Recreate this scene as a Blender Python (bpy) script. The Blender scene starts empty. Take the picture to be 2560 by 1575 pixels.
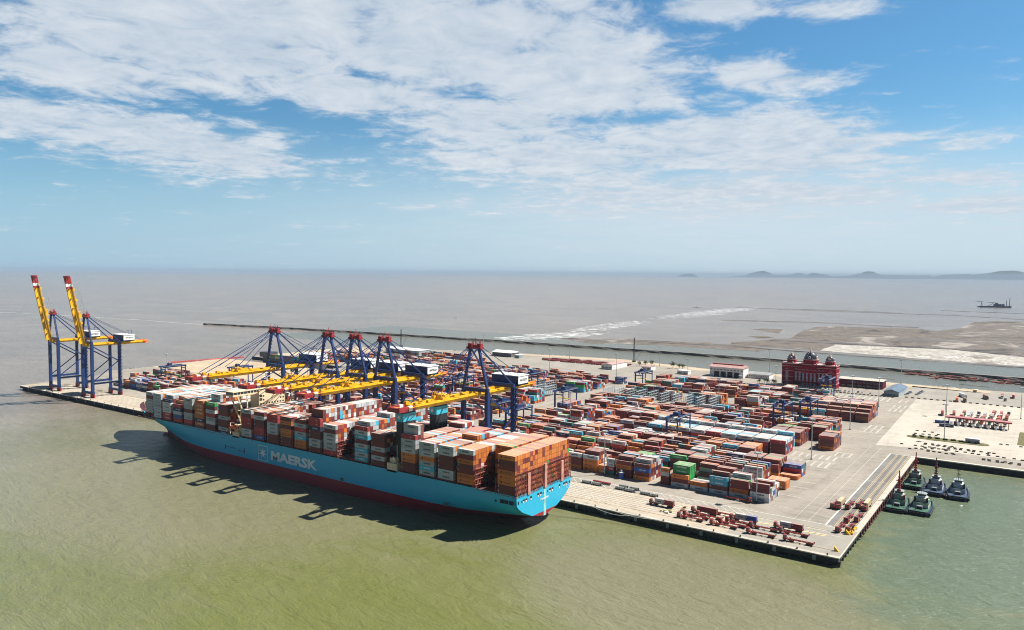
import bpy, math, random
from mathutils import Vector, Matrix
from mathutils.bvhtree import BVHTree
R = math.radians
random.seed(7)
S = bpy.context.scene
COL = S.collection

# ------------------------------------------------------------------ camera
cam_d = bpy.data.cameras.new('camera'); cam = bpy.data.objects.new('camera', cam_d); COL.objects.link(cam)
S.camera = cam
CP = Vector((82.48, -404.16, 148.64))
yaw, pitch, roll = 0.618587, 0.055638, 0.0075237
fw = Vector((-math.sin(yaw)*math.cos(pitch), math.cos(yaw)*math.cos(pitch), -math.sin(pitch)))
r0 = Vector((math.cos(yaw), math.sin(yaw), 0)); u0 = r0.cross(fw)
rr = r0*math.cos(roll) + u0*math.sin(roll); uu = -r0*math.sin(roll) + u0*math.cos(roll)
cam.matrix_world = Matrix(((rr.x, uu.x, -fw.x, CP.x), (rr.y, uu.y, -fw.y, CP.y), (rr.z, uu.z, -fw.z, CP.z), (0, 0, 0, 1)))
cam_d.sensor_width = 36; cam_d.lens = 36*1891.81/2560
cam_d.clip_start = 1; cam_d.clip_end = 150000

# ------------------------------------------------------------------ sun and sky
SUNV = Vector((0.55, 0.62, 1.0)).normalized()
sd = bpy.data.lights.new('sun', 'SUN'); sun = bpy.data.objects.new('sun', sd); COL.objects.link(sun)
sd.energy = 5.0; sd.angle = R(0.53); sd.color = (1.0, 0.95, 0.86)
sun.rotation_euler = (-SUNV).to_track_quat('-Z', 'Y').to_euler()
S.view_settings.view_transform = 'Standard'; S.view_settings.look = 'None'
S.cycles.filter_width = 1.05
S.view_settings.exposure = 0.94; S.view_settings.gamma = 1

W = bpy.data.worlds.new('World'); S.world = W; W.use_nodes = True
nt = W.node_tree; nt.nodes.clear()
def N(tree, typ, **kw):
    n = tree.nodes.new(typ)
    for k, v in kw.items():
        if k.startswith('i_'):
            n.inputs[int(k[2:]) if k[2:].isdigit() else k[2:]].default_value = v
        else: setattr(n, k, v)
    return n
def mth(tree, op, a, b=None, c=None, clamp=False):
    n = tree.nodes.new('ShaderNodeMath'); n.operation = op; n.use_clamp = clamp
    for i, v in enumerate((a, b, c)):
        if v is None: continue
        if isinstance(v, (int, float)): n.inputs[i].default_value = v
        else: tree.links.new(v, n.inputs[i])
    return n.outputs[0]
def mixc(tree, f, a, b, mode='MIX'):
    n = tree.nodes.new('ShaderNodeMix'); n.data_type = 'RGBA'; n.blend_type = mode
    for s, v in ((n.inputs[0], f), (n.inputs[6], a), (n.inputs[7], b)):
        if isinstance(v, (int, float)): s.default_value = v
        elif isinstance(v, tuple): s.default_value = v if len(v) == 4 else (*v, 1)
        else: tree.links.new(v, s)
    return n.outputs[2]
sky = N(nt, 'ShaderNodeTexSky', sky_type='NISHITA', sun_disc=False, sun_elevation=math.asin(SUNV.z),
        sun_rotation=math.atan2(SUNV.x, SUNV.y), air_density=1.0, dust_density=0.6, ozone_density=2.2)
tc = N(nt, 'ShaderNodeTexCoord'); sep = N(nt, 'ShaderNodeSeparateXYZ')
nt.links.new(tc.outputs['Generated'], sep.inputs[0])
dx, dy, dz = sep.outputs
az = mth(nt, 'MULTIPLY', mth(nt, 'ARCTAN2', dx, dy), 57.2958)
el = mth(nt, 'MULTIPLY', mth(nt, 'ARCSINE', dz), 57.2958)
# clouds live on a flat layer: sample noise where the view ray meets it
zz = mth(nt, 'ADD', mth(nt, 'MAXIMUM', dz, 0.0), 0.09)
cx = N(nt, 'ShaderNodeCombineXYZ')
nt.links.new(mth(nt, 'DIVIDE', dx, zz), cx.inputs[0]); nt.links.new(mth(nt, 'DIVIDE', dy, zz), cx.inputs[1])
def noise(tree, vec, scale, detail=6, rough=.55, dist=0., stretch=None, off=0.):
    m = N(tree, 'ShaderNodeMapping'); tree.links.new(vec, m.inputs[0])
    m.inputs[1].default_value = (off, off*.7, off*.3)
    if stretch: m.inputs[3].default_value = stretch[:3]; m.inputs[2].default_value = (0, 0, stretch[3] if len(stretch) > 3 else 0)
    n = N(tree, 'ShaderNodeTexNoise', i_Scale=scale, i_Detail=detail, i_Roughness=rough, i_Distortion=dist)
    tree.links.new(m.outputs[0], n.inputs['Vector']); return n.outputs[0]
n_big = noise(nt, cx.outputs[0], 1.5, 9, .60, .5, (1, 1.25, 1, .5))
n_fine = noise(nt, cx.outputs[0], 6.0, 10, .63, .5, (1, .9, 1, .5), 3.)
n_ed = noise(nt, cx.outputs[0], 3.6, 8, .62, .5, (1, 1.1, 1, .5), 9.)
blobs = [ # azimuth, elevation, half-width az, half-height el, tilt(el per az), strength
 (-56,16.5,19,4.8,0.03,1.15),(-40,17.0,13,5.0,0,1.2),(-66,13.0,9,1.8,-.03,1.05),(-60,8.6,11,1.9,-.10,1.1),
 (-68,9.6,7,1.6,0,1.0),(-31,15.0,8,4.2,.02,1.25),(-37,11.0,9,2.2,-.05,1.1),(-46,12.6,9,1.9,-.08,1.1),
 (-33,8.8,11,1.9,-.02,1.0),(-19,9.3,12,2.3,-.02,1.2),(-24,6.0,18,1.9,-.03,.9),(-17,13.7,5.5,1.4,-.08,1.0),
 (-20,18.6,6,1.3,-.02,1.0),(-13,17.8,4,.9,0,.8),(-8,6.2,9,1.3,0,.72),(-3,4.6,8,1.2,0,.66),
 (-25,12.2,4,.9,0,.7),(-45,20,10,3,0,.9),(-75,15,8,5,0,.9),(20,12,20,5,0,.35),(-100,25,20,10,0,.4)]
cov = None
for a, e, wa, we, tl, st in blobs:
    da = mth(nt, 'SUBTRACT', az, a)
    de = mth(nt, 'SUBTRACT', mth(nt, 'SUBTRACT', el, e), mth(nt, 'MULTIPLY', da, tl))
    q = mth(nt, 'ADD', mth(nt, 'POWER', mth(nt, 'DIVIDE', da, wa), 2.), mth(nt, 'POWER', mth(nt, 'DIVIDE', de, we), 2.))
    g = mth(nt, 'MULTIPLY', mth(nt, 'EXPONENT', mth(nt, 'MULTIPLY', q, -.9)), st)
    cov = g if cov is None else mth(nt, 'MAXIMUM', cov, g)
dens = mth(nt, 'ADD', mth(nt, 'MULTIPLY', cov, .84), mth(nt, 'MULTIPLY', mth(nt, 'SUBTRACT', n_big, .5), 1.5))
dens = mth(nt, 'ADD', dens, mth(nt, 'MULTIPLY', mth(nt, 'SUBTRACT', n_fine, .5), 1.25))
dens = mth(nt, 'ADD', dens, mth(nt, 'MULTIPLY', mth(nt, 'SUBTRACT', n_ed, .5), 1.05))
cl = N(nt, 'ShaderNodeMapRange', interpolation_type='SMOOTHERSTEP'); nt.links.new(dens, cl.inputs[0])
cl.inputs[1].default_value = .12; cl.inputs[2].default_value = .80; cl.inputs[4].default_value = .92
shade = N(nt, 'ShaderNodeMapRange'); nt.links.new(mth(nt, 'ADD', n_fine, mth(nt, 'MULTIPLY', n_ed, .6)), shade.inputs[0]); shade.inputs[1].default_value = .55; shade.inputs[2].default_value = 1.05
ccol = mixc(nt, shade.outputs[0], (5.2, 6.2, 7.4), (7.9, 8.4, 8.9))
tint = mixc(nt, 1.0, sky.outputs[0], (0.56, 1.00, 1.18), 'MULTIPLY')
# pale moist air low over the sea
hz = N(nt, 'ShaderNodeMapRange', interpolation_type='SMOOTHSTEP'); nt.links.new(el, hz.inputs[0])
hz.inputs[1].default_value = 11.0; hz.inputs[2].default_value = -0.5; hz.inputs[3].default_value = 0.; hz.inputs[4].default_value = .85
azr = N(nt, 'ShaderNodeMapRange'); nt.links.new(az, azr.inputs[0]); azr.inputs[1].default_value = -70; azr.inputs[2].default_value = 0
hcol = mixc(nt, azr.outputs[0], (4.3, 6.3, 8.2), (6.4, 7.9, 9.0))
base = mixc(nt, hz.outputs[0], tint, hcol)
vl = mth(nt, 'ADD', mth(nt, 'POWER', mth(nt, 'DIVIDE', mth(nt, 'SUBTRACT', az, -18.), 30.), 2.), mth(nt, 'POWER', mth(nt, 'DIVIDE', mth(nt, 'SUBTRACT', el, 4.2), 4.4), 2.))
veil = mth(nt, 'MULTIPLY', mth(nt, 'EXPONENT', mth(nt, 'MULTIPLY', vl, -1.)), mth(nt, 'ADD', .35, mth(nt, 'MULTIPLY', n_big, .8)))
base = mixc(nt, veil, base, (7.0, 8.0, 8.8))
fin = mixc(nt, cl.outputs[0], base, ccol)
# unseen sky behind the camera and overhead, dimmed to deepen the shade
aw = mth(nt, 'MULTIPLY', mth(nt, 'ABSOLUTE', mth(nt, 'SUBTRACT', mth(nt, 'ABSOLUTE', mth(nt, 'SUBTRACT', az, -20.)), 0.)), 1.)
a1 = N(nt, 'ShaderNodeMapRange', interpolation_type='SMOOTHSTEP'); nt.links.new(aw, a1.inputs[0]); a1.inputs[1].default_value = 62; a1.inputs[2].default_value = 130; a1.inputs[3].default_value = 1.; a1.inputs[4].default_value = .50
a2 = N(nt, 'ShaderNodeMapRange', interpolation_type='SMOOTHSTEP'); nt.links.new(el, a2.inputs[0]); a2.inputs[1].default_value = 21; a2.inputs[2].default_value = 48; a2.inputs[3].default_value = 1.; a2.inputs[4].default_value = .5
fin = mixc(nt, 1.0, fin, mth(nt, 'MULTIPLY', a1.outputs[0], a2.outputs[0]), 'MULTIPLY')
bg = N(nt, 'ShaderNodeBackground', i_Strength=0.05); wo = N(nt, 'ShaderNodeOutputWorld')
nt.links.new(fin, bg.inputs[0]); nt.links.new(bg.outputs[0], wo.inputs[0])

# ------------------------------------------------------------------ materials
MATS = {}
def mat(name, col, rough=.6, metal=0., var=.12, vscale=.15, bump=0., bscale=3., spec=.5):
    if name in MATS: return MATS[name]
    m = bpy.data.materials.new(name); m.use_nodes = True; t = m.node_tree
    b = t.nodes['Principled BSDF']; b.inputs['Roughness'].default_value = rough; b.inputs['Metallic'].default_value = metal
    b.inputs['Specular IOR Level'].default_value = spec
    tcn = N(t, 'ShaderNodeTexCoord')
    n1 = noise(t, tcn.outputs['Object'], vscale, 6, .65)
    lo = tuple(c*(1-var*1.6) for c in col); hi = tuple(min(1, c*(1+var*1.6)) for c in col)
    rng = N(t, 'ShaderNodeMapRange'); t.links.new(n1, rng.inputs[0]); rng.inputs[1].default_value = .3; rng.inputs[2].default_value = .7
    t.links.new(mixc(t, rng.outputs[0], lo, hi), b.inputs['Base Color'])
    if bump:
        nb = noise(t, tcn.outputs['Object'], bscale, 4, .6)
        bp = N(t, 'ShaderNodeBump', i_Strength=1.0, i_Distance=bump); t.links.new(nb, bp.inputs['Height']); t.links.new(bp.outputs[0], b.inputs['Normal'])
    MATS[name] = m; return m

def water_mat():
    m = bpy.data.materials.new('water'); m.use_nodes = True; t = m.node_tree; b = t.nodes['Principled BSDF']
    g = N(t, 'ShaderNodeNewGeometry'); P = g.outputs['Position']; sp = N(t, 'ShaderNodeSeparateXYZ'); t.links.new(P, sp.inputs[0])
    x, y, _ = sp.outputs
    big = noise(t, P, .004, 7, .6, 1.2, (1, 1.6, 1, .5)); mid = noise(t, P, .02, 7, .6, .8, (1, 2.2, 1, .3))
    f0 = N(t, 'ShaderNodeMapRange'); t.links.new(mth(t, 'ADD', big, mth(t, 'MULTIPLY', mth(t, 'SUBTRACT', mid, .5), .5)), f0.inputs[0]); f0.inputs[1].default_value = .38; f0.inputs[2].default_value = .66
    near = mixc(t, f0.outputs[0], (.140, .148, .058), (.182, .180, .098))
    def patch(cx_, cy_, rx, ry, ang=0):
        ca, sa = math.cos(ang), math.sin(ang)
        ax = mth(t, 'SUBTRACT', x, cx_); ay = mth(t, 'SUBTRACT', y, cy_)
        px = mth(t, 'ADD', mth(t, 'MULTIPLY', ax, ca), mth(t, 'MULTIPLY', ay, sa)); py = mth(t, 'SUBTRACT', mth(t, 'MULTIPLY', ay, ca), mth(t, 'MULTIPLY', ax, sa))
        q = mth(t, 'ADD', mth(t, 'POWER', mth(t, 'DIVIDE', px, rx), 2.), mth(t, 'POWER', mth(t, 'DIVIDE', py, ry), 2.))
        q = mth(t, 'ADD', q, mth(t, 'MULTIPLY', mth(t, 'SUBTRACT', mid, .5), 2.6))
        mr = N(t, 'ShaderNodeMapRange', interpolation_type='SMOOTHSTEP'); t.links.new(q, mr.inputs[0]); mr.inputs[1].default_value = 1.5; mr.inputs[2].default_value = .35
        return mr.outputs[0]
    # olive silt stirred up beside the ship, greyer water off the quay, teal water in the tug basin
    c = mixc(t, mth(t, 'MULTIPLY', patch(-140, -190, 120, 85, -.5), .6), near, (.130, .146, .036))
    c = mixc(t, mth(t, 'MULTIPLY', patch(-50, -75, 85, 62), .75), c, (.185, .172, .108))
    c = mixc(t, mth(t, 'MULTIPLY', patch(-430, -150, 190, 90, .2), .7), c, (.195, .182, .118))
    c = mixc(t, mth(t, 'MULTIPLY', patch(60, 120, 70, 165), .65), c, (.088, .138, .102))
    c = mixc(t, mth(t, 'MULTIPLY', patch(75, 20, 60, 130), .6), c, (.105, .130, .078))
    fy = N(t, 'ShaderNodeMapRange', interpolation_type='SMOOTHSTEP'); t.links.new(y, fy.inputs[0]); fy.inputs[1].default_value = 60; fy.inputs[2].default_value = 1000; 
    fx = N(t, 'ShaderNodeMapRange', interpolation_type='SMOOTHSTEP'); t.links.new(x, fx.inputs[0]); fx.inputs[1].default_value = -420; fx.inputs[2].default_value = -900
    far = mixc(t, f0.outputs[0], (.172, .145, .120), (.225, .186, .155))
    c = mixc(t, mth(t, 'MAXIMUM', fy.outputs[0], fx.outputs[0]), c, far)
    fc = mth(t, 'MULTIPLY', mth(t, 'MULTIPLY', mth(t, 'GREATER_THAN', y, 680.), mth(t, 'LESS_THAN', y, 1100.)), mth(t, 'GREATER_THAN', x, -1400.))
    c = mixc(t, mth(t, 'MULTIPLY', fc, .8), c, (.120, .125, .098))
    # channel between the breakwater and the terminal is calmer and greyer
    # breaking crests over the shallows
    ck = N(t, 'ShaderNodeMapping', vector_type='TEXTURE'); t.links.new(P, ck.inputs[0]); ck.inputs[3].default_value = (34, 9, 1); ck.inputs[2].default_value = (0, 0, .62)
    nn = N(t, 'ShaderNodeTexNoise', i_Scale=1., i_Detail=7, i_Roughness=.62); t.links.new(ck.outputs[0], nn.inputs[0])
    fa = mth(t, 'MAXIMUM', patch(-930, 1500, 60, 330, .12), patch(-1000, 2500, 90, 650, .05))
    fa = mth(t, 'MAXIMUM', fa, mth(t, 'MULTIPLY', patch(-880, 1110, 75, 190, -.2), 1.1))
    fa = mth(t, 'MAXIMUM', fa, mth(t, 'MULTIPLY', patch(-700, 1900, 160, 500, 0), .45))
    fm = N(t, 'ShaderNodeMapRange'); t.links.new(mth(t, 'ADD', nn.outputs[0], mth(t, 'MULTIPLY', fa, .22)), fm.inputs[0]); fm.inputs[1].default_value = .755; fm.inputs[2].default_value = .79
    c = mixc(t, fm.outputs[0], c, (.85, .84, .82))
    t.links.new(c, b.inputs['Base Color'])
    b.inputs['IOR'].default_value = 1.33; b.inputs['Roughness'].default_value = .22; b.inputs['Specular IOR Level'].default_value = .42
    w1 = noise(t, P, .42, 5, .6, .5, (1, 2.4, 1, .6)); w2 = noise(t, P, .08, 4, .6, .4, (1, 2.0, 1, .5), 7.); w3 = noise(t, P, .012, 3, .6, .4, (1, 2.5, 1, .3), 4.)
    hgt = mth(t, 'ADD', mth(t, 'ADD', mth(t, 'MULTIPLY', w1, .75), mth(t, 'MULTIPLY', w2, 2.2)), mth(t, 'MULTIPLY', w3, 2.2))
    bp = N(t, 'ShaderNodeBump', i_Strength=.8, i_Distance=1.0); t.links.new(hgt, bp.inputs['Height']); t.links.new(bp.outputs[0], b.inputs['Normal'])
    return m

def hull_mat(name, c1):
    m = bpy.data.materials.new(name); m.use_nodes = True; t = m.node_tree; b = t.nodes['Principled BSDF']
    tcn = N(t, 'ShaderNodeTexCoord').outputs['Object']; sp = N(t, 'ShaderNodeSeparateXYZ'); t.links.new(tcn, sp.inputs[0])
    s1 = noise(t, tcn, .8, 5, .7, 0, (1, 1, .06)); s2 = noise(t, tcn, .03, 5, .6)
    a = N(t, 'ShaderNodeMapRange'); t.links.new(s1, a.inputs[0]); a.inputs[1].default_value = .60; a.inputs[2].default_value = .80; a.inputs[4].default_value = .45
    c = mixc(t, a.outputs[0], c1, tuple(v*.5+.02 for v in c1))
    a2 = N(t, 'ShaderNodeMapRange'); t.links.new(s2, a2.inputs[0]); a2.inputs[1].default_value = .35; a2.inputs[2].default_value = .65; a2.inputs[4].default_value = .10
    c = mixc(t, a2.outputs[0], c, tuple(min(1, v*.85+.06) for v in c1))
    for ax, st_ in ((0, 11.7), (2, 3.1)):
        fr = mth(t, 'FRACT', mth(t, 'DIVIDE', sp.outputs[ax], st_)); c = mixc(t, mth(t, 'MULTIPLY', mth(t, 'LESS_THAN', fr, .14/st_*1.2), .22), c, tuple(v*.55 for v in c1))
    t.links.new(c, b.inputs['Base Color']); b.inputs['Roughness'].default_value = .45
    bp = N(t, 'ShaderNodeBump', i_Strength=.5, i_Distance=.12); t.links.new(noise(t, tcn, .35, 3, .5), bp.inputs['Height']); t.links.new(bp.outputs[0], b.inputs['Normal'])
    return m

def mud_mat(name, cols, wet=.5):
    m = bpy.data.materials.new(name); m.use_nodes = True; t = m.node_tree; b = t.nodes['Principled BSDF']; P = N(t, 'ShaderNodeNewGeometry').outputs['Position']
    n1 = noise(t, P, .006, 8, .65, 1.2, (1, .45, 1, .1)); n2 = noise(t, P, .012, 8, .7, .8, (.6, 1.6, 1, .15), 5.); n3 = noise(t, P, .03, 6, .7, .5, (.35, 1.4, 1, .1), 2.)
    cr = N(t, 'ShaderNodeValToRGB'); e = cr.color_ramp.elements
    while len(e) < len(cols): e.new(.5)
    for i, (p, c_) in enumerate(cols): e[i].position = p; e[i].color = (*c_, 1)
    v = mth(t, 'ADD', mth(t, 'MULTIPLY', n1, .5), mth(t, 'ADD', mth(t, 'MULTIPLY', n2, .3), mth(t, 'MULTIPLY', n3, .2)))
    t.links.new(v, cr.inputs[0]); t.links.new(cr.outputs[0], b.inputs['Base Color'])
    r = N(t, 'ShaderNodeMapRange'); t.links.new(n2, r.inputs[0]); r.inputs[1].default_value = .45; r.inputs[2].default_value = .55; r.inputs[3].default_value = .6; r.inputs[4].default_value = .95
    t.links.new(r.outputs[0], b.inputs['Roughness']); b.inputs['Specular IOR Level'].default_value = .12
    return m

def cont_mat():
    m = bpy.data.materials.new('container_paint'); m.use_nodes = True; t = m.node_tree; b = t.nodes['Principled BSDF']
    at = N(t, 'ShaderNodeAttribute', attribute_name='Col'); uv = N(t, 'ShaderNodeUVMap', uv_map='UVMap')
    s2 = N(t, 'ShaderNodeSeparateXYZ'); t.links.new(uv.outputs[0], s2.inputs[0]); u, v = s2.outputs[0], s2.outputs[1]
    tcn = N(t, 'ShaderNodeTexCoord'); sn = N(t, 'ShaderNodeSeparateXYZ'); t.links.new(tcn.outputs['Normal'], sn.inputs[0])
    end = mth(t, 'GREATER_THAN', mth(t, 'ABSOLUTE', sn.outputs[0]), .6); roof = mth(t, 'GREATER_THAN', sn.outputs[2], .6)
    side = mth(t, 'GREATER_THAN', mth(t, 'ABSOLUTE', sn.outputs[1]), .6)
    P = N(t, 'ShaderNodeNewGeometry').outputs['Position']
    dn = noise(t, P, .22, 6, .7); dn2 = noise(t, P, 1.3, 4, .7, 0, (.15, 1, 1))
    col = at.outputs['Color']
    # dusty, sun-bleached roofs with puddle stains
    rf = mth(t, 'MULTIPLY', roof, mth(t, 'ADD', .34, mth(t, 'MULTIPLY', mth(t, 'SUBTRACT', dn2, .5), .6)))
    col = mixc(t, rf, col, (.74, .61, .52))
    # grime and rust on the walls
    gr = N(t, 'ShaderNodeMapRange'); t.links.new(dn, gr.inputs[0]); gr.inputs[1].default_value = .42; gr.inputs[2].default_value = .75; gr.inputs[4].default_value = .20
    col = mixc(t, gr.outputs[0], col, (.10, .055, .04))
    def band(val, a, c_):  # 1 inside a..c
        return mth(t, 'MULTIPLY', mth(t, 'GREATER_THAN', val, a), mth(t, 'LESS_THAN', val, c_))
    edge = mth(t, 'SUBTRACT', 1., mth(t, 'MULTIPLY', band(u, .045, .955), band(v, .05, .95)))
    mid = band(u, .475, .525)
    dark = mth(t, 'MULTIPLY', end, mth(t, 'MAXIMUM', edge, mid))
    col = mixc(t, mth(t, 'MULTIPLY', dark, .55), col, (.02, .018, .018))
    sedge = mth(t, 'MULTIPLY', side, mth(t, 'SUBTRACT', 1., mth(t, 'MULTIPLY', band(u, .008, .992), band(v, .05, .97))))
    col = mixc(t, mth(t, 'MULTIPLY', sedge, .5), col, (.02, .018, .018))
    # painted shipping-line marks on the long walls
    tx = N(t, 'ShaderNodeMapping'); t.links.new(uv.outputs[0], tx.inputs[0]); tx.inputs[3].default_value = (26, 1.5, 1)
    tn = N(t, 'ShaderNodeTexNoise', i_Scale=1., i_Detail=1.); t.links.new(tx.outputs[0], tn.inputs[0])
    word = mth(t, 'MULTIPLY', mth(t, 'MULTIPLY', band(u, .30, .82), band(v, .36, .68)), mth(t, 'GREATER_THAN', tn.outputs[0], .47))
    a = at.outputs['Alpha']
    col = mixc(t, mth(t, 'MULTIPLY', mth(t, 'MULTIPLY', side, word), mth(t, 'GREATER_THAN', a, .55)), col, (.045, .07, .10))
    col = mixc(t, mth(t, 'MULTIPLY', mth(t, 'MULTIPLY', side, mth(t, 'MULTIPLY', band(u, .13, .22), band(v, .3, .74))), mth(t, 'GREATER_THAN', a, .55)), col, (.10, .45, .60))
    col = mixc(t, mth(t, 'MULTIPLY', mth(t, 'MULTIPLY', side, word), mth(t, 'MULTIPLY', mth(t, 'GREATER_THAN', a, .2), mth(t, 'LESS_THAN', a, .5))), col, (.62, .66, .66))
    t.links.new(col, b.inputs['Base Color']); b.inputs['Roughness'].default_value = .55; b.inputs['Specular IOR Level'].default_value = .35
    wv = mth(t, 'SINE', mth(t, 'MULTIPLY', u, 6.28318*42))
    bp = N(t, 'ShaderNodeBump', i_Strength=.5, i_Distance=.04); t.links.new(mth(t, 'MULTIPLY', wv, mth(t, 'SUBTRACT', 1., end)), bp.inputs['Height']); t.links.new(bp.outputs[0], b.inputs['Normal'])
    return m

def pave_mat(name, c1, c2, joint=0., js=(12., 12.), stain=.35, sc=.02):
    if name in MATS: return MATS[name]
    m = bpy.data.materials.new(name); m.use_nodes = True; t = m.node_tree; b = t.nodes['Principled BSDF']
    P = N(t, 'ShaderNodeNewGeometry').outputs['Position']
    n1 = noise(t, P, sc, 8, .65, .6); n2 = noise(t, P, .25, 6, .7, .2, (.25, 1, 1)); n3 = noise(t, P, .06, 6, .7, .6, (1, .2, 1))
    r1 = N(t, 'ShaderNodeMapRange'); t.links.new(n1, r1.inputs[0]); r1.inputs[1].default_value = .35; r1.inputs[2].default_value = .65
    c = mixc(t, r1.outputs[0], c1, c2)
    d = N(t, 'ShaderNodeMapRange'); t.links.new(mth(t, 'ADD', n2, mth(t, 'MULTIPLY', n3, .8)), d.inputs[0]); d.inputs[1].default_value = .85; d.inputs[2].default_value = 1.2; d.inputs[4].default_value = stain
    c = mixc(t, d.outputs[0], c, tuple(v*.45 for v in c1))
    if joint:
        sp = N(t, 'ShaderNodeSeparateXYZ'); t.links.new(P, sp.inputs[0])
        for i in (0, 1):
            fr = mth(t, 'FRACT', mth(t, 'DIVIDE', sp.outputs[i], js[i]))
            c = mixc(t, mth(t, 'MULTIPLY', mth(t, 'LESS_THAN', fr, .35/js[i]), joint), c, tuple(v*.5 for v in c1))
    t.links.new(c, b.inputs['Base Color']); b.inputs['Roughness'].default_value = .9; b.inputs['Specular IOR Level'].default_value = .2
    MATS[name] = m; return m

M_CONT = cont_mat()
navy = mat('navy_steel', (.005, .026, .120), .45, 0, .18, .1)
yellow = mat('yellow_steel', (.74, .41, .008), .45, 0, .15, .15)
redst = mat('red_steel', (.29, .018, .024), .5, 0, .2, .2)
whitep = mat('white_paint', (.78, .78, .77), .5, 0, .06, .2)
cream = mat('cream_paint', (.70, .58, .40), .5, 0, .10, .2)
black = mat('black_rubber', (.012, .013, .016), .7)
glass = mat('dark_glass', (.02, .035, .05), .12, 0, .1, 1., spec=.9)
rust = mat('rust_red_steel', (.23, .058, .045), .65, 0, .3, .2)
rustl = mat('pink_primer_steel', (.50, .24, .20), .65, 0, .2, .2)
conc = mat('concrete', (.42, .39, .34), .9, 0, .15, .1)
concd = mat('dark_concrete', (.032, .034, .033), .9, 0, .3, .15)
steelg = mat('grey_steel', (.30, .34, .36), .5, .2, .2, .3)
galv = mat('galvanised_steel', (.42, .46, .48), .4, .3, .15, .5)
orangem = mat('orange_paint', (.72, .16, .03), .5)
bluem = mat('blue_paint', (.02, .09, .38), .5)
greenm = mat('green_deck_paint', (.025, .095, .06), .6, 0, .25, .3)
truckred = mat('truck_red', (.24, .034, .028), .45, 0, .2, .8)
treeg = mat('foliage', (.06, .09, .025), .8, 0, .5, .6)
barkm = mat('bark', (.12, .08, .05), .9)
linew = mat('white_line_paint', (.54, .51, .45), .8, 0, .2, .5)
liney = mat('yellow_line_paint', (.62, .44, .18), .8, 0, .2, .5)
raild = mat('crane_rail_steel', (.06, .045, .04), .6, .4)

# ------------------------------------------------------------------ mesh helpers
class MB:
    def __init__(s): s.v = []; s.f = []; s.mi = []; s.ms = []; s.smooth = []
    def m(s, mt):
        if mt not in s.ms: s.ms.append(mt)
        return s.ms.index(mt)
    def add(s, vs, fs, mt, sm=False):
        o = len(s.v); s.v.extend(vs); k = s.m(mt)
        for f in fs: s.f.append([i+o for i in f]); s.mi.append(k); s.smooth.append(sm)
        return s
    def box(s, x0, x1, y0, y1, z0, z1, mt):
        v = [(x, y, z) for z in (z0, z1) for y in (y0, y1) for x in (x0, x1)]
        return s.add(v, [(0, 2, 3, 1), (4, 5, 7, 6), (0, 1, 5, 4), (2, 6, 7, 3), (0, 4, 6, 2), (1, 3, 7, 5)], mt)
    def bar(s, a, b, w, h, mt, up=(0, 0, 1)):
        a = Vector(a); b = Vector(b); d = (b-a).normalized(); up = Vector(up)
        if abs(d.dot(up)) > .95: up = Vector((0, 1, 0))
        sx = d.cross(up).normalized(); sz = sx.cross(d)
        v = []
        for p in (a, b):
            for i, j in ((-1, -1), (1, -1), (1, 1), (-1, 1)): v.append(tuple(p+sx*(w/2*i)+sz*(h/2*j)))
        return s.add(v, [(0, 1, 2, 3), (7, 6, 5, 4), (0, 4, 5, 1), (1, 5, 6, 2), (2, 6, 7, 3), (3, 7, 4, 0)], mt)
    def cyl(s, a, b, r1, r2, mt, n=10, caps=True):
        a = Vector(a); b = Vector(b); d = (b-a).normalized(); up = Vector((0, 0, 1)) if abs(d.z) < .9 else Vector((1, 0, 0))
        sx = d.cross(up).normalized(); sy = d.cross(sx); v = []
        for p, r in ((a, r1), (b, r2)):
            for i in range(n):
                t = 2*math.pi*i/n; v.append(tuple(p+sx*(r*math.cos(t))+sy*(r*math.sin(t))))
        s.add(v, [(i, (i+1) % n, n+(i+1) % n, n+i) for i in range(n)], mt, True)
        if caps:
            s.add([v[i] for i in range(n)], [tuple(range(n))[::-1]], mt); s.add([v[n+i] for i in range(n)], [tuple(range(n))], mt)
        return s
    def prism(s, poly, z0, z1, mt, mts=None):
        n = len(poly); v = [(x, y, z0) for x, y in poly]+[(x, y, z1) for x, y in poly]
        ar = sum(poly[i][0]*poly[(i+1) % n][1]-poly[(i+1) % n][0]*poly[i][1] for i in range(n))
        idx = list(range(n)) if ar > 0 else list(range(n))[::-1]
        fs = [(idx[i], idx[(i+1) % n], idx[(i+1) % n]+n, idx[i]+n) for i in range(n)]
        s.add(v, fs, mts or mt); s.add([v[n+i] for i in idx], [tuple(range(n))], mt); return s
    def dome(s, c, r, h, mt, n=12, k=5, z0=0):
        v = []; f = []
        for j in range(k+1):
            t = math.pi/2*j/k; rr_ = r*math.cos(t); z = h*math.sin(t)
            for i in range(n): a = 2*math.pi*i/n; v.append((c[0]+rr_*math.cos(a), c[1]+rr_*math.sin(a), c[2]+z))
        for j in range(k):
            for i in range(n): f.append((j*n+i, j*n+(i+1) % n, (j+1)*n+(i+1) % n, (j+1)*n+i))
        return s.add(v, f, mt, True)
    def build(s, name, parent=None, loc=None):
        me = bpy.data.meshes.new(name); me.from_pydata(s.v, [], s.f)
        for mt in s.ms: me.materials.append(mt)
        me.polygons.foreach_set('material_index', s.mi); me.polygons.foreach_set('use_smooth', s.smooth)
        me.update(); o = bpy.data.objects.new(name, me); COL.objects.link(o)
        if parent: o.parent = parent
        if loc: o.location = loc
        return o
def tag(o, label=None, cat=None, group=None, kind=None):
    for k, v in (('label', label), ('category', cat), ('group', group), ('kind', kind)):
        if v: o[k] = v
    return o
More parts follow.
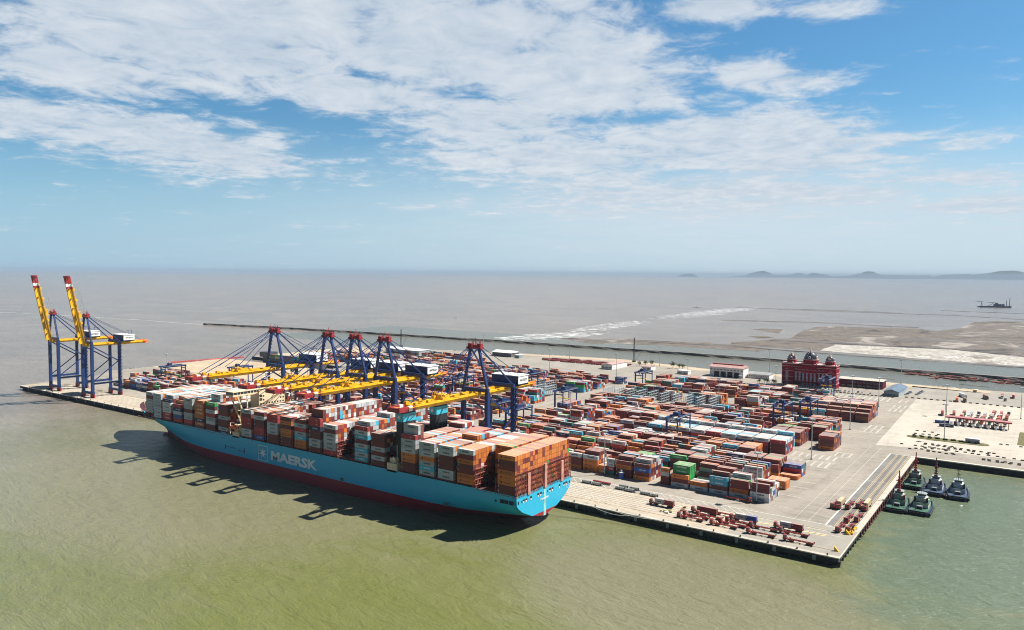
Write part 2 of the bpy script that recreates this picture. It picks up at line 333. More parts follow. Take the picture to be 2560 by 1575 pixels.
def T(name, label, cat, loc=(0, 0, 0), rz=0, group=None):
    o = bpy.data.objects.new(name, None); COL.objects.link(o); o.location = loc; o.rotation_euler = (0, 0, rz)
    return tag(o, label, cat, group)
def struct(name, mb): return tag(mb.build(name), kind='structure')
def dup(root, loc, rz=0, label=None, group=None):
    def cp(o, par):
        c = o.copy(); COL.objects.link(c); c.parent = par
        for ch in list(o.children): cp(ch, c)
        return c
    r = cp(root, None); r.location = loc; r.rotation_euler = (0, 0, rz)
    if label: r['label'] = label
    if group: r['group'] = group
    return r
TXT = {}
def text_geo(s, size, ext=.0, bold=.0, sx=1.):
    key = (s, size, ext, bold, sx)
    if key in TXT: return TXT[key]
    cu = bpy.data.curves.new('t', 'FONT'); cu.body = s; cu.size = size; cu.extrude = ext; cu.offset = bold; cu.align_x = 'LEFT'; cu.resolution_u = 2
    o = bpy.data.objects.new('t', cu); COL.objects.link(o)
    dg = bpy.context.evaluated_depsgraph_get(); me = o.evaluated_get(dg).to_mesh()
    vs = [tuple(v.co) for v in me.vertices]; fs = [list(p.vertices) for p in me.polygons]
    o.evaluated_get(dg).to_mesh_clear(); bpy.data.objects.remove(o); bpy.data.curves.remove(cu)
    xs = [v[0] for v in vs]; x0, x1 = min(xs), max(xs); ys = [v[1] for v in vs]; y0 = min(ys)
    TXT[key] = ([((v[0]-x0)*sx, v[1]-y0, v[2]) for v in vs], fs, (x1-x0)*sx, max(ys)-y0)
    return TXT[key]
def put_text(mb, s, width, height, origin, ux, uz, mt, bold=.0):
    vs, fs, w, h = text_geo(s, 1., 0., bold)
    o = Vector(origin); ux = Vector(ux); uz = Vector(uz)
    mb.add([tuple(o+ux*(v[0]/w*width)+uz*(v[1]/h*height)) for v in vs], fs, mt)
def star(mb, c, r, ux, uz, mt, n=7, inner=.42):
    c = Vector(c); ux = Vector(ux); uz = Vector(uz); v = [tuple(c)]
    for i in range(2*n):
        a = math.pi/2+math.pi*i/n; q = r if i % 2 == 0 else r*inner
        v.append(tuple(c+ux*(q*math.cos(a))+uz*(q*math.sin(a))))
    mb.add(v, [(0, 1+i, 1+(i+1) % (2*n)) for i in range(2*n)], mt)
def frame(mb, c, w, h, t, ux, uz, mt):
    c = Vector(c); ux = Vector(ux); uz = Vector(uz)
    P = lambda a, b_: tuple(c+ux*a+uz*b_)
    for a0, a1, b0, b1 in ((-w/2, w/2, h/2-t, h/2), (-w/2, w/2, -h/2, -h/2+t), (-w/2, -w/2+t, -h/2+t, h/2-t), (w/2-t, w/2, -h/2+t, h/2-t)):
        mb.add([P(a0, b0), P(a1, b0), P(a1, b1), P(a0, b1)], [(0, 1, 2, 3)], mt)
# ================================================================== SETTING
ZQ = 5.0
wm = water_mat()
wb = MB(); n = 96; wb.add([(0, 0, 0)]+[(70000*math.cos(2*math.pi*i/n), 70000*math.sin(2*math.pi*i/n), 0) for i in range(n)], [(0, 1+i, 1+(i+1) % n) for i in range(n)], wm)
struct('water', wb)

pave_beige = pave_mat('apron_concrete', (.37, .315, .25), (.44, .378, .302), .3, (25., 6.), .6, .02)
pave_road = pave_mat('yard_concrete', (.255, .228, .198), (.32, .285, .243), .2, (30., 15.), .62, .012)
pave_light = pave_mat('new_concrete', (.40, .362, .31), (.48, .435, .37), .2, (20., 20.), .5, .01)
asph = pave_mat('asphalt', (.150, .142, .135), (.21, .20, .19), 0, (1, 1), .3, .03)
asph2 = pave_mat('old_asphalt', (.25, .23, .20), (.31, .285, .25), 0, (1, 1), .3, .03)
sand = pave_mat('sand', (.38, .30, .21), (.48, .39, .28), 0, (1, 1), .4, .015)
LAND = [(-951, 3), (-45, 3), (-45, 2.9), (-3, 2.9), (-3, 268), (700, 270), (700, 722), (60, 722), (26, 717), (-32, 720), (-102, 719), (-338, 703), (-500, 739), (-688, 704),
        (-732, 692), (-1008, 604), (-1015, 396), (-1010, 376), (-780, 376), (-780, 334), (-1024, 331), (-1005, 196), (-1007, 138), (-965, 99), (-971, 51)]
L = MB(); L.prism(LAND, -1.5, ZQ-.02, pave_road, concd); struct('ground', L)
# the quay: a concrete deck on piles, its front edge running along y = 0
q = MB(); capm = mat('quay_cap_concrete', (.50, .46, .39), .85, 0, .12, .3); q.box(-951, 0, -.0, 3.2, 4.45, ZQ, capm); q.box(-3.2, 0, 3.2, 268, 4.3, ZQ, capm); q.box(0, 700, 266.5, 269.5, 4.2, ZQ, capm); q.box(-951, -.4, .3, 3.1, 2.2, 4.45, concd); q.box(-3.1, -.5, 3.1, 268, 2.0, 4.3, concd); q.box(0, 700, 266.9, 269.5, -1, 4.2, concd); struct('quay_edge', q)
sh = []
def sheet(name, poly, z, m_):
    b = MB(); b.add([(x, y, z) for x, y in poly], [tuple(range(len(poly)))], m_)
    o = struct(name, b); return o
def rect(x0, x1, y0, y1): return [(x0, y0), (x1, y0), (x1, y1), (x0, y1)]
sheet('quay_apron', rect(-950.5, -60, .2, 40), ZQ+.004, pave_beige)
sheet('quay_apron', rect(-60, -13.6, .2, 40), ZQ+.004, asph2)
sheet('apron_strip', rect(-950, -.4, .3, 2.6), ZQ+.010, pave_light)
sheet('hatched_lane', rect(-760, -13.6, 40, 51), ZQ+.004, asph2)
sheet('crane_track_road', rect(-18, -3.2, 50, 267), ZQ+.006, asph)
sheet('crane_track_road', rect(-13.6, -.4, 2.6, 50), ZQ+.006, asph2)
sheet('quay_apron', rect(-3.2, -.2, 50, 267.5), ZQ+.008, pave_light)
curve = [(-35-30*(1-math.cos(t))*0, 291) for t in (0,)]
light_poly = [(-34, 292), (-24, 297), (-10, 300), (20, 302), (120, 304), (700, 306), (700, 600), (60, 596), (28, 592), (-41, 586)]
sheet('new_apron', light_poly, ZQ+.004, pave_light)
sheet('car_park', [(-60, 590), (60, 594), (60, 700), (28, 690), (-60, 700)], ZQ+.008, asph2)
sheet('gate_road', [(60, 594), (700, 596), (700, 700), (60, 700)], ZQ+.008, asph2)
sheet('sand_fill', [(-1003, 198), (-700, 205), (-640, 330), (-1022, 329)], ZQ+.004, sand)
sheet('sand_fill', [(-1005, 398), (-905, 470), (-880, 560), (-1003, 600)], ZQ+.004, sand)
sheet('shore_road', [(-700, 676), (-500, 708), (-340, 676), (-100, 690), (26, 688), (26, 712), (-102, 714), (-338, 697), (-500, 731), (-690, 697)], ZQ+.008, sand)
sheet('service_yard', [(-640, 535), (-420, 535), (-420, 640), (-640, 640)], ZQ+.004, asph2)
sheet('trailer_lane', rect(-335, -62, 541, 578), ZQ+.004, asph2)
# painted markings
mk = MB(); mky = MB(); z = ZQ+.016
def hline(b, x0, x1, y, w, m_, zz=z): b.add([(x0, y-w/2, zz), (x1, y-w/2, zz), (x1, y+w/2, zz), (x0, y+w/2, zz)], [(0, 1, 2, 3)], m_)
def vline(b, x, y0, y1, w, m_, zz=z): b.add([(x-w/2, y0, zz), (x+w/2, y0, zz), (x+w/2, y1, zz), (x-w/2, y1, zz)], [(0, 1, 2, 3)], m_)
for yy in (40, 51): hline(mk, -760, -15, yy, .55, linew)
for i in range(112):   # diagonal hatching
    x = -54-i*5.6
    if x < -745: break
    mk.add([(x, 39.5, z), (x+.4, 39.5, z), (x-10.6, 51, z), (x-11, 51, z)], [(0, 1, 2, 3)], linew)
for yy in (13, 16.5, 20, 23.5, 27, 30.5, 34): 
    hline(mk, -950, -60, yy, .25, linew); hline(mk, -950, -61, yy+.9, .55, mat('tyre_dark_lane', (.20, .15, .105), .9, 0, .4, .4))
    for i in range(280):
        x = -948+i*3.2
        if x > -62: break
        mk.add([(x, yy+1.9, z), (x+1.3, yy+1.9, z), (x+1.9, yy+2.6, z), (x+.6, yy+2.6, z)], [(0, 1, 2, 3)], linew)
hline(mk, -60, -5, 34, .3, linew)
for yy in (8.2, 11.8): hline(mky, -950, -8, yy, .18, liney)
for yy in (38.6, 42.6): hline(mky, -950, -16, yy, .18, liney)
for i in range(14): mky.add([(-58+i*3.2, 30.2, z), (-56.6+i*3.2, 30.2, z), (-54.8+i*3.2, 33.2, z), (-56.2+i*3.2, 33.2, z)], [(0, 1, 2, 3)], liney)
for x in (-13.6, -12.6, -8.9, -8.0, -4.9, -3.9): vline(mky, x, 50, 266, .2, liney)
for k in range(70):
    for a, b_ in ((-8.9, -8.0), (-4.9, -3.9)): hline(mky, a, b_, 52+k*3.05, .14, liney)
vline(mk, -18.2, 50, 267, .9, linew); hline(mk, -18.2, -.6, 49, .6, linew); hline(mk, -18, -2, 168, .5, linew); hline(mk, -18, -2, 266.5, .7, linew)
# parking stripes at the block ends and along the far trailer lane
def stripes(x0, x1, y0, y1, step, w=1.0):
    x = x0
    while x < x1:
        mk.add([(x, y0, z), (x+w, y0, z), (x+w, y1, z), (x, y1, z)], [(0, 1, 2, 3)], pave_light); x += step
for (xa, xb, ya, yb) in ((-82, -48, 186, 203), (-82, -48, 212, 226), (-54, -42, 346, 362), (-54, -42, 366, 384), (-54, -42, 232, 246), (-54, -40, 478, 496), (-54, -40, 504, 522)):
    sheet('parking_pad', rect(xa-1, xb+1, ya, yb), ZQ+.008, asph2); stripes(xa, xb, ya, yb, 5.2, 1.5); hline(mk, xa-2, xb+2, ya-1, .5, linew); hline(mk, xa-2, xb+2, yb+1, .5, linew)
stripes(-333, -66, 543, 572, 6.5, 1.6); stripes(-54, -42, 543, 572, 6.5, 1.4)
for yy in (70, 97, 121, 137, 164, 206, 245, 281, 316, 347, 391, 462, 500): hline(mk, -335, -44, yy, .4, linew); hline(mk, -880, -372, yy, .3, linew)
for x in (-337, -366): vline(mk, x, 70, 540, .3, linew)
for x in (-28, -36): vline(mk, x, 52, 285, .15, linew)
struct('lane_marking', mk); struct('track_marking', mky)
rl = MB()
for yy in (10.0, 40.6): rl.box(-948, -5, yy-.10, yy+.10, ZQ-.05, ZQ+.07, raild)
for x in (-10.9, -6.4): rl.box(x-.08, x+.08, 45, 265, ZQ-.05, ZQ+.07, raild)
struct('crane_rail', rl)

# fenders, piles, bollards: one prototype each, then copies
def line_copies(proto, pts, skip_first=True):
    for i, (p, rz) in enumerate(pts):
        if i == 0: proto.location = p; proto.rotation_euler = (0, 0, rz)
        else: dup(proto, p, rz)
t = T('fender', 'grey faced rubber fender hanging on the dark front of the quay', 'fender', group='fenders along the quay front')
b = MB(); b.box(-.9, .9, -.35, -.12, -3.3, -1.0, mat('fender_panel', (.12, .15, .17), .6)); b.build('panel', t)
[MB().cyl((-.0, -.12, z_), (0, .4, z_), .5, .55, black).build('rubber_cone', t) for z_ in (-1.2, -2.8)]
line_copies(t, [((-12-i*20.3, -.45, ZQ), 0) for i in range(46)])
t = T('fender', 'dark red fender post on the basin side of the quay', 'fender', group='fenders along the tug basin')
b = MB(); b.box(-.8, .8, -.55, -.15, -4.2, -.5, mat('dark_maroon_fender', (.09, .02, .022), .7)); b.build('panel', t); b = MB(); b.box(-.5, .5, -.15, .3, -3.6, -1, black); b.build('rubber_block', t)
line_copies(t, [((.3, 52+i*6.4, ZQ), math.pi/2) for i in range(33)])
t = T('bollard', 'small black mooring bollard on the pale quay edge strip', 'bollard', group='bollards along the quay edge')
b = MB(); b.cyl((0, 0, 0), (0, 0, .7), .32, .26, black); b.cyl((0, 0, .7), (0, 0, .95), .48, .42, black); b.box(-.5, .5, -.5, .5, 0, .08, black); b.build('bollard_post', t)
line_copies(t, [((-6-i*15.1, 1.3, ZQ+.01), 0) for i in range(62)])
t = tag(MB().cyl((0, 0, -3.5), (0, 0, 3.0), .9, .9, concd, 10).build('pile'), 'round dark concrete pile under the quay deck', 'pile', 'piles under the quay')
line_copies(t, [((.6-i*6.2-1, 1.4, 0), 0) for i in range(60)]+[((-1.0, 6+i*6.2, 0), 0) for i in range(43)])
slabm = mat('black_slab', (.028, .026, .024), .85, 0, .3, .8)
for (x0, y0, nx, ny, sx, sy, where) in ((-13, 352+8, 4, 4, 5.6, 7.5, 'in the staggered patch behind the oval grass island'), (-17, 312, 8, 1, 5.2, 0, 'in the long row left of the basin end'), (-4, 322, 6, 2, 4.6, 4, 'in the double row in front of the oval island'), (-8, 296, 8, 2, 4.4, 4.2, 'in the double row nearest the basin corner'), (24, 308, 9, 1, 5.6, 0, 'in the single row right of centre on the apron'), (44, 287, 6, 2, 4.6, 4, 'in the double row at the right edge by the basin'), (2, 305, 4, 2, 5, 4.5, 'in the small loose group behind the basin corner'), (18, 316, 8, 2, 4.6, 5, 'in the loose double row below the blue grey cabin'), (52, 362, 6, 1, 5, 0, 'in the short row right of the cabin')):
    P = []
    for i in range(nx):
        for j in range(ny):
            if random.random() < .12: continue
            P.append(((x0+i*sx+random.uniform(-.9, .9), y0+j*sy+random.uniform(-1.1, 1.1)-i*.35, ZQ+.01), random.uniform(-.12, .12)))
    t = tag(MB().box(-1.15, 1.15, -.6, .6, 0, .7, slabm).build('concrete_block'), 'low black slab lying '+where, 'concrete block', 'black slabs '+where)
    line_copies(t, P)
t = tag(MB().box(-1.5, 1.5, -.6, .6, 0, 1.0, mat('black_slab', (0, 0, 0))).build('kerb_block'), 'dark barrier block in the long row behind the container yard', 'concrete block', 'barrier blocks edging the far lane')
line_copies(t, [((-325+i*4.4, 579.5, ZQ+.01), 0) for i in range(60)]+[((-52+i*6.5, 590, ZQ+.01), 0) for i in range(18)])

# breakwater, mud flats, islands
rock = mat('breakwater_rock', (.085, .080, .075), .9, 0, .45, .08, .8, .25)
rockl = mat('breakwater_road', (.17, .16, .145), .9, 0, .2, .05)
def ridge(name, pts, w, h, m_, top=None, kind='structure', label=None, cat=None, base=-1., seg=18., jit=.25):
    b = MB(); P = []
    for i in range(len(pts)-1):
        a = Vector(pts[i]); c = Vector(pts[i+1]); k = max(1, int((c-a).length/seg))
        for j in range(k): P.append(a+(c-a)*(j/k))
    P.append(Vector(pts[-1])); rows = []; rnd = random.Random(len(P))
    for i, p in enumerate(P):
        d = (P[min(i+1, len(P)-1)]-P[max(i-1, 0)]).normalized(); nrm = Vector((-d.y, d.x)); e = .35 if i in (0, len(P)-1) else 1
        r_ = lambda: 1+rnd.uniform(-jit, jit)
        prof = [(-w/2*r_(), base), (-w*.32*r_(), h*.55*r_()), (-w*.2, h), (w*.2, h), (w*.32*r_(), h*.55*r_()), (w/2*r_(), base)]
        rows.append([tuple((p.x+nrm.x*o*e, p.y+nrm.y*o*e, zz)) for o, zz in prof])
    o0 = 0; v = [q for r_ in rows for q in r_]
    for k in range(5):
        b.add(v, [], m_) if k == 0 else None
    mi = b.m(m_); mt_ = b.m(top) if top else mi
    for i in range(len(rows)-1):
        for k in range(5):
            b.f.append([i*6+k, i*6+k+1, (i+1)*6+k+1, (i+1)*6+k][::-1]); b.mi.append(mt_ if k == 2 else mi); b.smooth.append(False)
    o = b.build(name)
    return tag(o, label, cat, None, None if label else kind)
ridge('breakwater', [(-1810, 795), (-1587, 835), (-1274, 869), (-831, 905), (-560, 912), (-328, 916), (-133, 901), (56, 896), (500, 885), (900, 880)], 17, 4.6, rock, rockl)
ridge('submerged_bank', [(-2900, 690), (-2502, 752), (-2100, 790), (-1810, 797)], 3, .12, mat('foam', (.6, .6, .57), .8, 0, .5, .02), base=-.1, jit=.7)
mud = mud_mat('mud', [(.42, (.04, .036, .036)), (.46, (.11, .092, .078)), (.495, (.175, .145, .12)), (.515, (.085, .074, .068)), (.54, (.16, .14, .125)), (.575, (.30, .27, .24))])
mudd = mud_mat('dark_mud', [(.38, (.05, .048, .055)), (.48, (.11, .10, .10)), (.6, (.20, .18, .165))])
salt = mud_mat('pale_sand', [(.38, (.14, .12, .10)), (.455, (.26, .23, .20)), (.48, (.50, .48, .45)), (.505, (.24, .21, .18)), (.53, (.46, .44, .40)), (.555, (.20, .175, .15)), (.60, (.55, .53, .50)), (.66, (.22, .19, .165))], .3)
def flat(name, pts, z_, m_, sub=14., jit=3.):
    rnd = random.Random(int(abs(pts[0][0]))); out = []
    for i in range(len(pts)):
        a = Vector(pts[i]); c = Vector(pts[(i+1) % len(pts)]); L_ = (c-a).length; k = max(1, min(30, int(L_/sub)))
        for j in range(k):
            p = a+(c-a)*(j/k); out.append((p.x+rnd.uniform(-jit, jit)*.7, p.y+rnd.uniform(-jit, jit)*1.6*(p.y/1500)))
    sheet(name, out, z_, m_)
flat('mud_flat', [(-459,1268),(-442,1360),(-411,1413),(-452,1680),(-464,1862),(-426,1938),(-326,1959),(-219,1997),(-164,1916),(-125,2103),(-116,2451),(-55,2612),(13,2620),(700,2620),(700,1190),(46,1180),(-161,1150),(-290,1146),(-360,1160),(-459,1164),(-487,1225)], .10, mud)
flat('mud_flat', [(-574,1647),(-564,1694),(-511,1702),(-477,1555),(-498,1571)], .10, mud, 10, 4)
flat('mud_flat', [(-515,1416),(-483,1456),(-444,1402),(-469,1364)], .10, mud, 10, 4)
flat('mud_flat', [(-858,1066),(-816,1084),(-745,1094),(-700,1149),(-654,1155),(-560,1158),(-522,1190),(-513,1164),(-460,1180),(-383,1140),(-371,1061),(-479,1057),(-565,1060),(-683,1024),(-701,994),(-796,1051)], .11, mud, 12, 5)
flat('sand_bank', [(-285,1162),(-290,1315),(-216,1331),(-75,1356),(47,1273),(300,1230),(700,1190),(700,1120),(51,1111),(-6,1107),(-129,1130),(-211,1148)], .16, salt)
flat('mud_flat', [(30,1500),(60,1620),(200,1640),(500,1560),(500,1330),(60,1330),(34,1400)], .17, mudd, 14, 4)
flat('mud_flat', [(-240,1560),(-190,1600),(-110,1610),(-60,1580),(-120,1550),(-200,1545)], .14, mudd, 12, 4); flat('mud_flat', [(-440,1345),(-380,1375),(-280,1392),(-180,1385),(-230,1365),(-330,1350)], .14, mudd, 12, 3)
for nm, pts, w in (('mud_bank', [(-653,1110),(-563,1112),(-453,1135),(-320,1116),(-177,1100),(-51,1088),(51,1082),(700,1060)], 16), ('mud_bank', [(-1069,2961),(-897,2965),(-660,3004),(-504,2978),(-392,2921)], 22), ('mud_bank', [(-874,2890),(-637,2901),(-388,2893),(-219,2904),(10,2752),(400,2700)], 22),
                   ('mud_bank', [(-790,1999),(-659,2033),(-527,2080),(-343,2056),(-226,2048)], 42), ('mud_bank', [(-433,1330),(-295,1338),(-161,1362),(-75,1358),(47,1303),(500,1250)], 9), ('mud_bank', [(-1230, 2830), (-1190, 2845)], 9), ('mud_bank', [(-300, 3330), (-209, 3300), (10, 3250), (300, 3200)], 6)):
    ridge(nm, pts, w, 1.0, mudd, None, base=-.3, seg=25, jit=.5)
ridge('mud_bank', [(-16, 798), (20, 791)], 3, .4, mudd); ridge('mud_bank', [(-120, 802), (-95, 791)], 3.5, .4, mat('pale_spit', (.45, .40, .3), .9))
hill = mat('island_forest_hazed', (.028, .048, .060), .9, 0, .4, .004)  # bluish distance haze is put into the forest colour
def island(az_, halfw, h, dist, seed, n=40):
    rnd = random.Random(seed); b = MB(); c = CP.xy+Vector((math.sin(R(az_)), math.cos(R(az_))))*dist; t_ = Vector((math.cos(R(az_)), -math.sin(R(az_)))); d_ = Vector((math.sin(R(az_)), math.cos(R(az_))))
    W_ = dist*math.tan(R(halfw)); ph = [rnd.uniform(0, 6.28) for _ in range(6)]; rows = []
    for i in range(n+1):
        s_ = -1+2*i/n; hh = h*max(0, (1-s_*s_))**.9*(.80+.12*math.sin(2.6*s_+ph[0])+.05*math.sin(7*s_+ph[1])+.02*math.sin(19*s_+ph[2]))
        for j in range(7):
            q = -1+2*j/6; p = c+t_*(s_*W_)+d_*(q*W_*.5); rows.append((p.x, p.y, hh*max(0, 1-abs(q)**1.6)*(1+.12*math.sin(5*q+ph[3]+4*s_))-2))
    b.add(rows, [(i*7+j, (i+1)*7+j, (i+1)*7+j+1, i*7+j+1) for i in range(n) for j in range(6)], hill, True)
    return struct('island', b)
for i, (px, hw, h) in enumerate(((1718, 26, 4), (1898, 46, 8), (1985, 40, 5.5), (2042, 36, 6), (2165, 52, 7.5), (2295, 44, 4.5), (2395, 62, 7.5), (2510, 100, 10.5), (2640, 80, 9), (1960, 130, 2.5), (2240, 190, 3))):
    dist = 45000; az_ = math.degrees(math.atan((px-1280)/1891.8))-math.degrees(yaw)
    island(az_, hw/1891.8*57.3, h/1891.8*dist*1.25+130, dist, i)
# ================================================================== THE SHIP
hullblue = hull_mat('hull_blue_paint', (.024, .45, .70))
hullred = hull_mat('antifouling_red', (.34, .020, .030))
ship = T('container_ship', 'huge light blue container ship moored along the quay under the cranes', 'ship', (-157, -32.6, 0))
SX, SY = -157, -32.6
def SP(mb, name, parent=None):
    mb.v = [(x-SX, y-SY, z) for x, y, z in mb.v]; return mb.build(name, parent or ship)
ZL = [-4, 0, 3, 5.3, 8.2, 8.3, 12.7, 15.6, 17.6, 22.0, 23.2]
ST = [ # x, half-breadths at the levels above
 (-157.0, [0, 0, 0, .3, 13.4, 13.6, 23.2, 27.2, 29.0, 29.4, 29.4]), (-162, [0, 0, .3, 6, 15.5, 15.7, 24.2, 27.8, 29.2, 29.4, 29.4]),
 (-175, [0, .5, 4.5, 12, 20, 20.2, 26.5, 28.8, 29.4, 29.4, 29.4]), (-195, [.5, 7, 14, 20, 26, 26.1, 28.9, 29.4, 29.4, 29.4, 29.4]), (-220, [9, 19, 24.5, 27, 29, 29.1, 29.4, 29.4, 29.4, 29.4, 29.4]),
 (-250, [24, 28, 29, 29.3, 29.4, 29.4, 29.4, 29.4, 29.4, 29.4, 29.4]), (-300, [29.4]*11), (-360, [29.4]*11), (-430, [29.4]*11), (-455, [27, 28, 28.6, 29, 29.2, 29.2, 29.4, 29.4, 29.4, 29.4, 29.4]),
 (-480, [21, 23.5, 25, 26, 27.2, 27.2, 28.8, 29.4, 29.4, 29.4, 29.4]), (-500, [15, 18, 20, 21.5, 23.3, 23.3, 26.4, 28.2, 29, 29.4, 29.4]), (-520, [9, 11.5, 13.7, 15.3, 17.6, 17.6, 22, 25, 26.8, 29.3, 29.4]),
 (-540, [4, 5.6, 7.4, 8.8, 11, 11, 15.5, 19, 22, 27.5, 28.2]), (-552, [1.2, 2.2, 3.6, 4.8, 6.8, 6.8, 11, 14.8, 18, 25, 26.2]), (-561, [.2, .3, .8, 1.7, 3.4, 3.4, 7.3, 11, 14.2, 21.6, 23.2]),
 (-576, [.05, .05, .1, .2, .4, .5, 2.2, 5.2, 8.4, 16, 18.2]), (-588, [.02, .02, .02, .02, .02, .02, .3, 1, 3.2, 9.6, 12]), (-597, [.01]*7+[.02, .3, 3.2, 5.0]), (-601, [.01]*9+[.1, .6])]
def stemx(x, z_):  # the stem rakes forward with height
    if x > -545: return x
    lim = -561-max(0, (z_-4))**1.15*1.55
    return max(x, lim)
hb = MB(); vs = []
nz = len(ZL)
for x, hbz in ST:
    up = max(0, (-520-x)/60)
    for sgn in (-1, 1):
        for k, z_ in enumerate(ZL): 
            zz_ = z_+(max(0, k-8)*min(up, 1)*1.7 if k > 8 else 0)
            keel = 5.3-(-157-x)*.30 if x > -200 else -9
            vs.append((stemx(x, zz_), SY+sgn*hbz[k], max(zz_, keel)))
hb.v = vs; ib = hb.m(hullblue); ir = hb.m(hullred); im = hb.m(mat('bulwark_maroon', (.045, .008, .010), .6))
for i in range(len(ST)-1):
    for sd_ in (0, 1):
        for k in range(nz-1):
            a = (i*2+sd_)*nz+k; c = ((i+1)*2+sd_)*nz+k
            f = [a, a+1, c+1, c] if sd_ == 0 else [a, c, c+1, a+1]
            hb.f.append(f); hb.mi.append(ir if k < 4 else (im if (k == 9 and ST[i][0] < -535) or (k == 8 and ST[i][0] < -574) else ib)); hb.smooth.append(True)
# transom
tr = [k for k in range(3, nz)]
hb.f.append([nz+k for k in tr if k <= 4][::-1]+[k for k in tr if k <= 4]); hb.mi.append(ir); hb.smooth.append(False)
hb.f.append([nz+k for k in tr if k >= 4][::-1]+[k for k in tr if k >= 4]); hb.mi.append(ib); hb.smooth.append(False)
hull = SP(hb, 'hull')
b = MB(); deckm = mat('deck_brown', (.10, .035, .03), .8, 0, .3, .1)
pts = [(stemx(x, 22), SY-h[9]+.1) for x, h in ST]+[(stemx(x, 22), SY+h[9]-.1) for x, h in ST][::-1]
b.add([(x, y, 21.9) for x, y in pts], [tuple(range(len(pts)))], deckm); SP(b, 'deck')
b = MB()
for x0, y0, x1, y1 in ((-158, -61.9, -548, -61.9), (-158, -3.3, -548, -3.3)): 
    for zz_ in (22.6, 23.1): b.bar((x0, y0, zz_), (x1, y1, zz_), .08, .08, whitep)
b.box(-560, -159, -61.4, -60.2, 21.95, 22.3, rust); SP(b, 'railing')
b = MB()
b.cyl((-561, SY, -1.0), (-567, SY, 0.0), 2.6, 2.2, hullred, 12); b.dome((-567, SY, -2.6), 2.6, 3.0, hullred); SP(b, 'bulbous_bow')
# name lettering and emblems on the port side
lm = mat('hull_lettering_paint', (.78, .84, .86), .5, 0, .03)
yq = -62.06
b = MB(); put_text(b, 'MAERSK', 50.5, 6.9, (-375.4, yq, 11.3), (1, 0, 0), (0, 0, 1), lm, .045); SP(b, 'lettering')
b = MB(); frame(b, (-384.9, yq, 15.0), 11.2, 11.2, .4, (1, 0, 0), (0, 0, 1), lm); star(b, (-384.9, yq, 15.0), 4.4, (1, 0, 0), (0, 0, 1), lm, 7, .36); SP(b, 'emblem')
b = MB()  # draught and pilot marks
for x in (-431, -407): b.box(x-.35, x+.35, yq, yq+.02, 11.5, 15.2, black)
for x0, x1, zc in ((-431, -418, 13.6), (-416, -407, 12.6)): b.box(x0, x1, yq, yq+.02, zc, zc+.35, black)
for x in (-209, -300): b.box(x-1.6, x+1.6, yq+.001, yq+.02, 8.6, 10.6, mat('dark_hull_mark', (.02, .14, .16), .6))
SP(b, 'hull_mark')
# openings on the transom and quarter, name lines on the stern
b = MB(); tx = -156.97
for y_, w, h in ((-60.2, 1.3, 1.8), (-56.7, 1, 1.3), (-54.8, 2.0, 2.0), (-52.2, 2.0, 2.0), (-47.4, 1.9, 2.2), (-39.9, 2.0, 2.2), (-37.1, 2.0, 2.2), (-34.7, .9, 1.1), (-30.0, .9, 1.1), (-27.2, 2.0, 2.2), (-24.4, 2.0, 2.2), (-16.4, 1.9, 2.2), (-11.3, 2.0, 2.2), (-8.7, 2.0, 2.2), (-6.5, 1, 1.3), (-4.6, 1.2, 1.7)):
    b = MB(); b.box(tx-.3, tx, y_-w/2, y_+w/2, 19.2-h/2, 19.2+h/2, black)
    if w > 1.5: b.box(tx-.05, tx+.03, y_-w/2+.3, y_+w/2-.5, 19.2-h/2+.1, 19.2-h/2+.9, whitep)
    SP(b, 'mooring_opening')
for x, w in ((-171.5, 1), (-167, 2.6), (-164, 2.4), (-160.6, 2.8)):
    b = MB(); b.box(x-w/2, x+w/2, -62.35, -61.6, 18.0, 20.0 if w > 1 else 19.2, black); SP(b, 'mooring_opening')
b = MB(); put_text(b, 'MAERSK', 9.0, 1.1, (tx+.04, -37.5, 15.3), (0, 1, 0), (0, 0, 1), whitep, .03); SP(b, 'lettering')
b = MB(); b.box(tx, tx+.02, -34.0, -31.4, 5.4, 21.9, mat('faded_stern_streak', (.30, .55, .55), .7, 0, .3, .1)); SP(b, 'stern_streak')

# ---- bays of containers: x of the aft end, base z, default tiers, overrides of stack heights
NROW = 23; RY = lambda k: -62+1.30+2.545*k
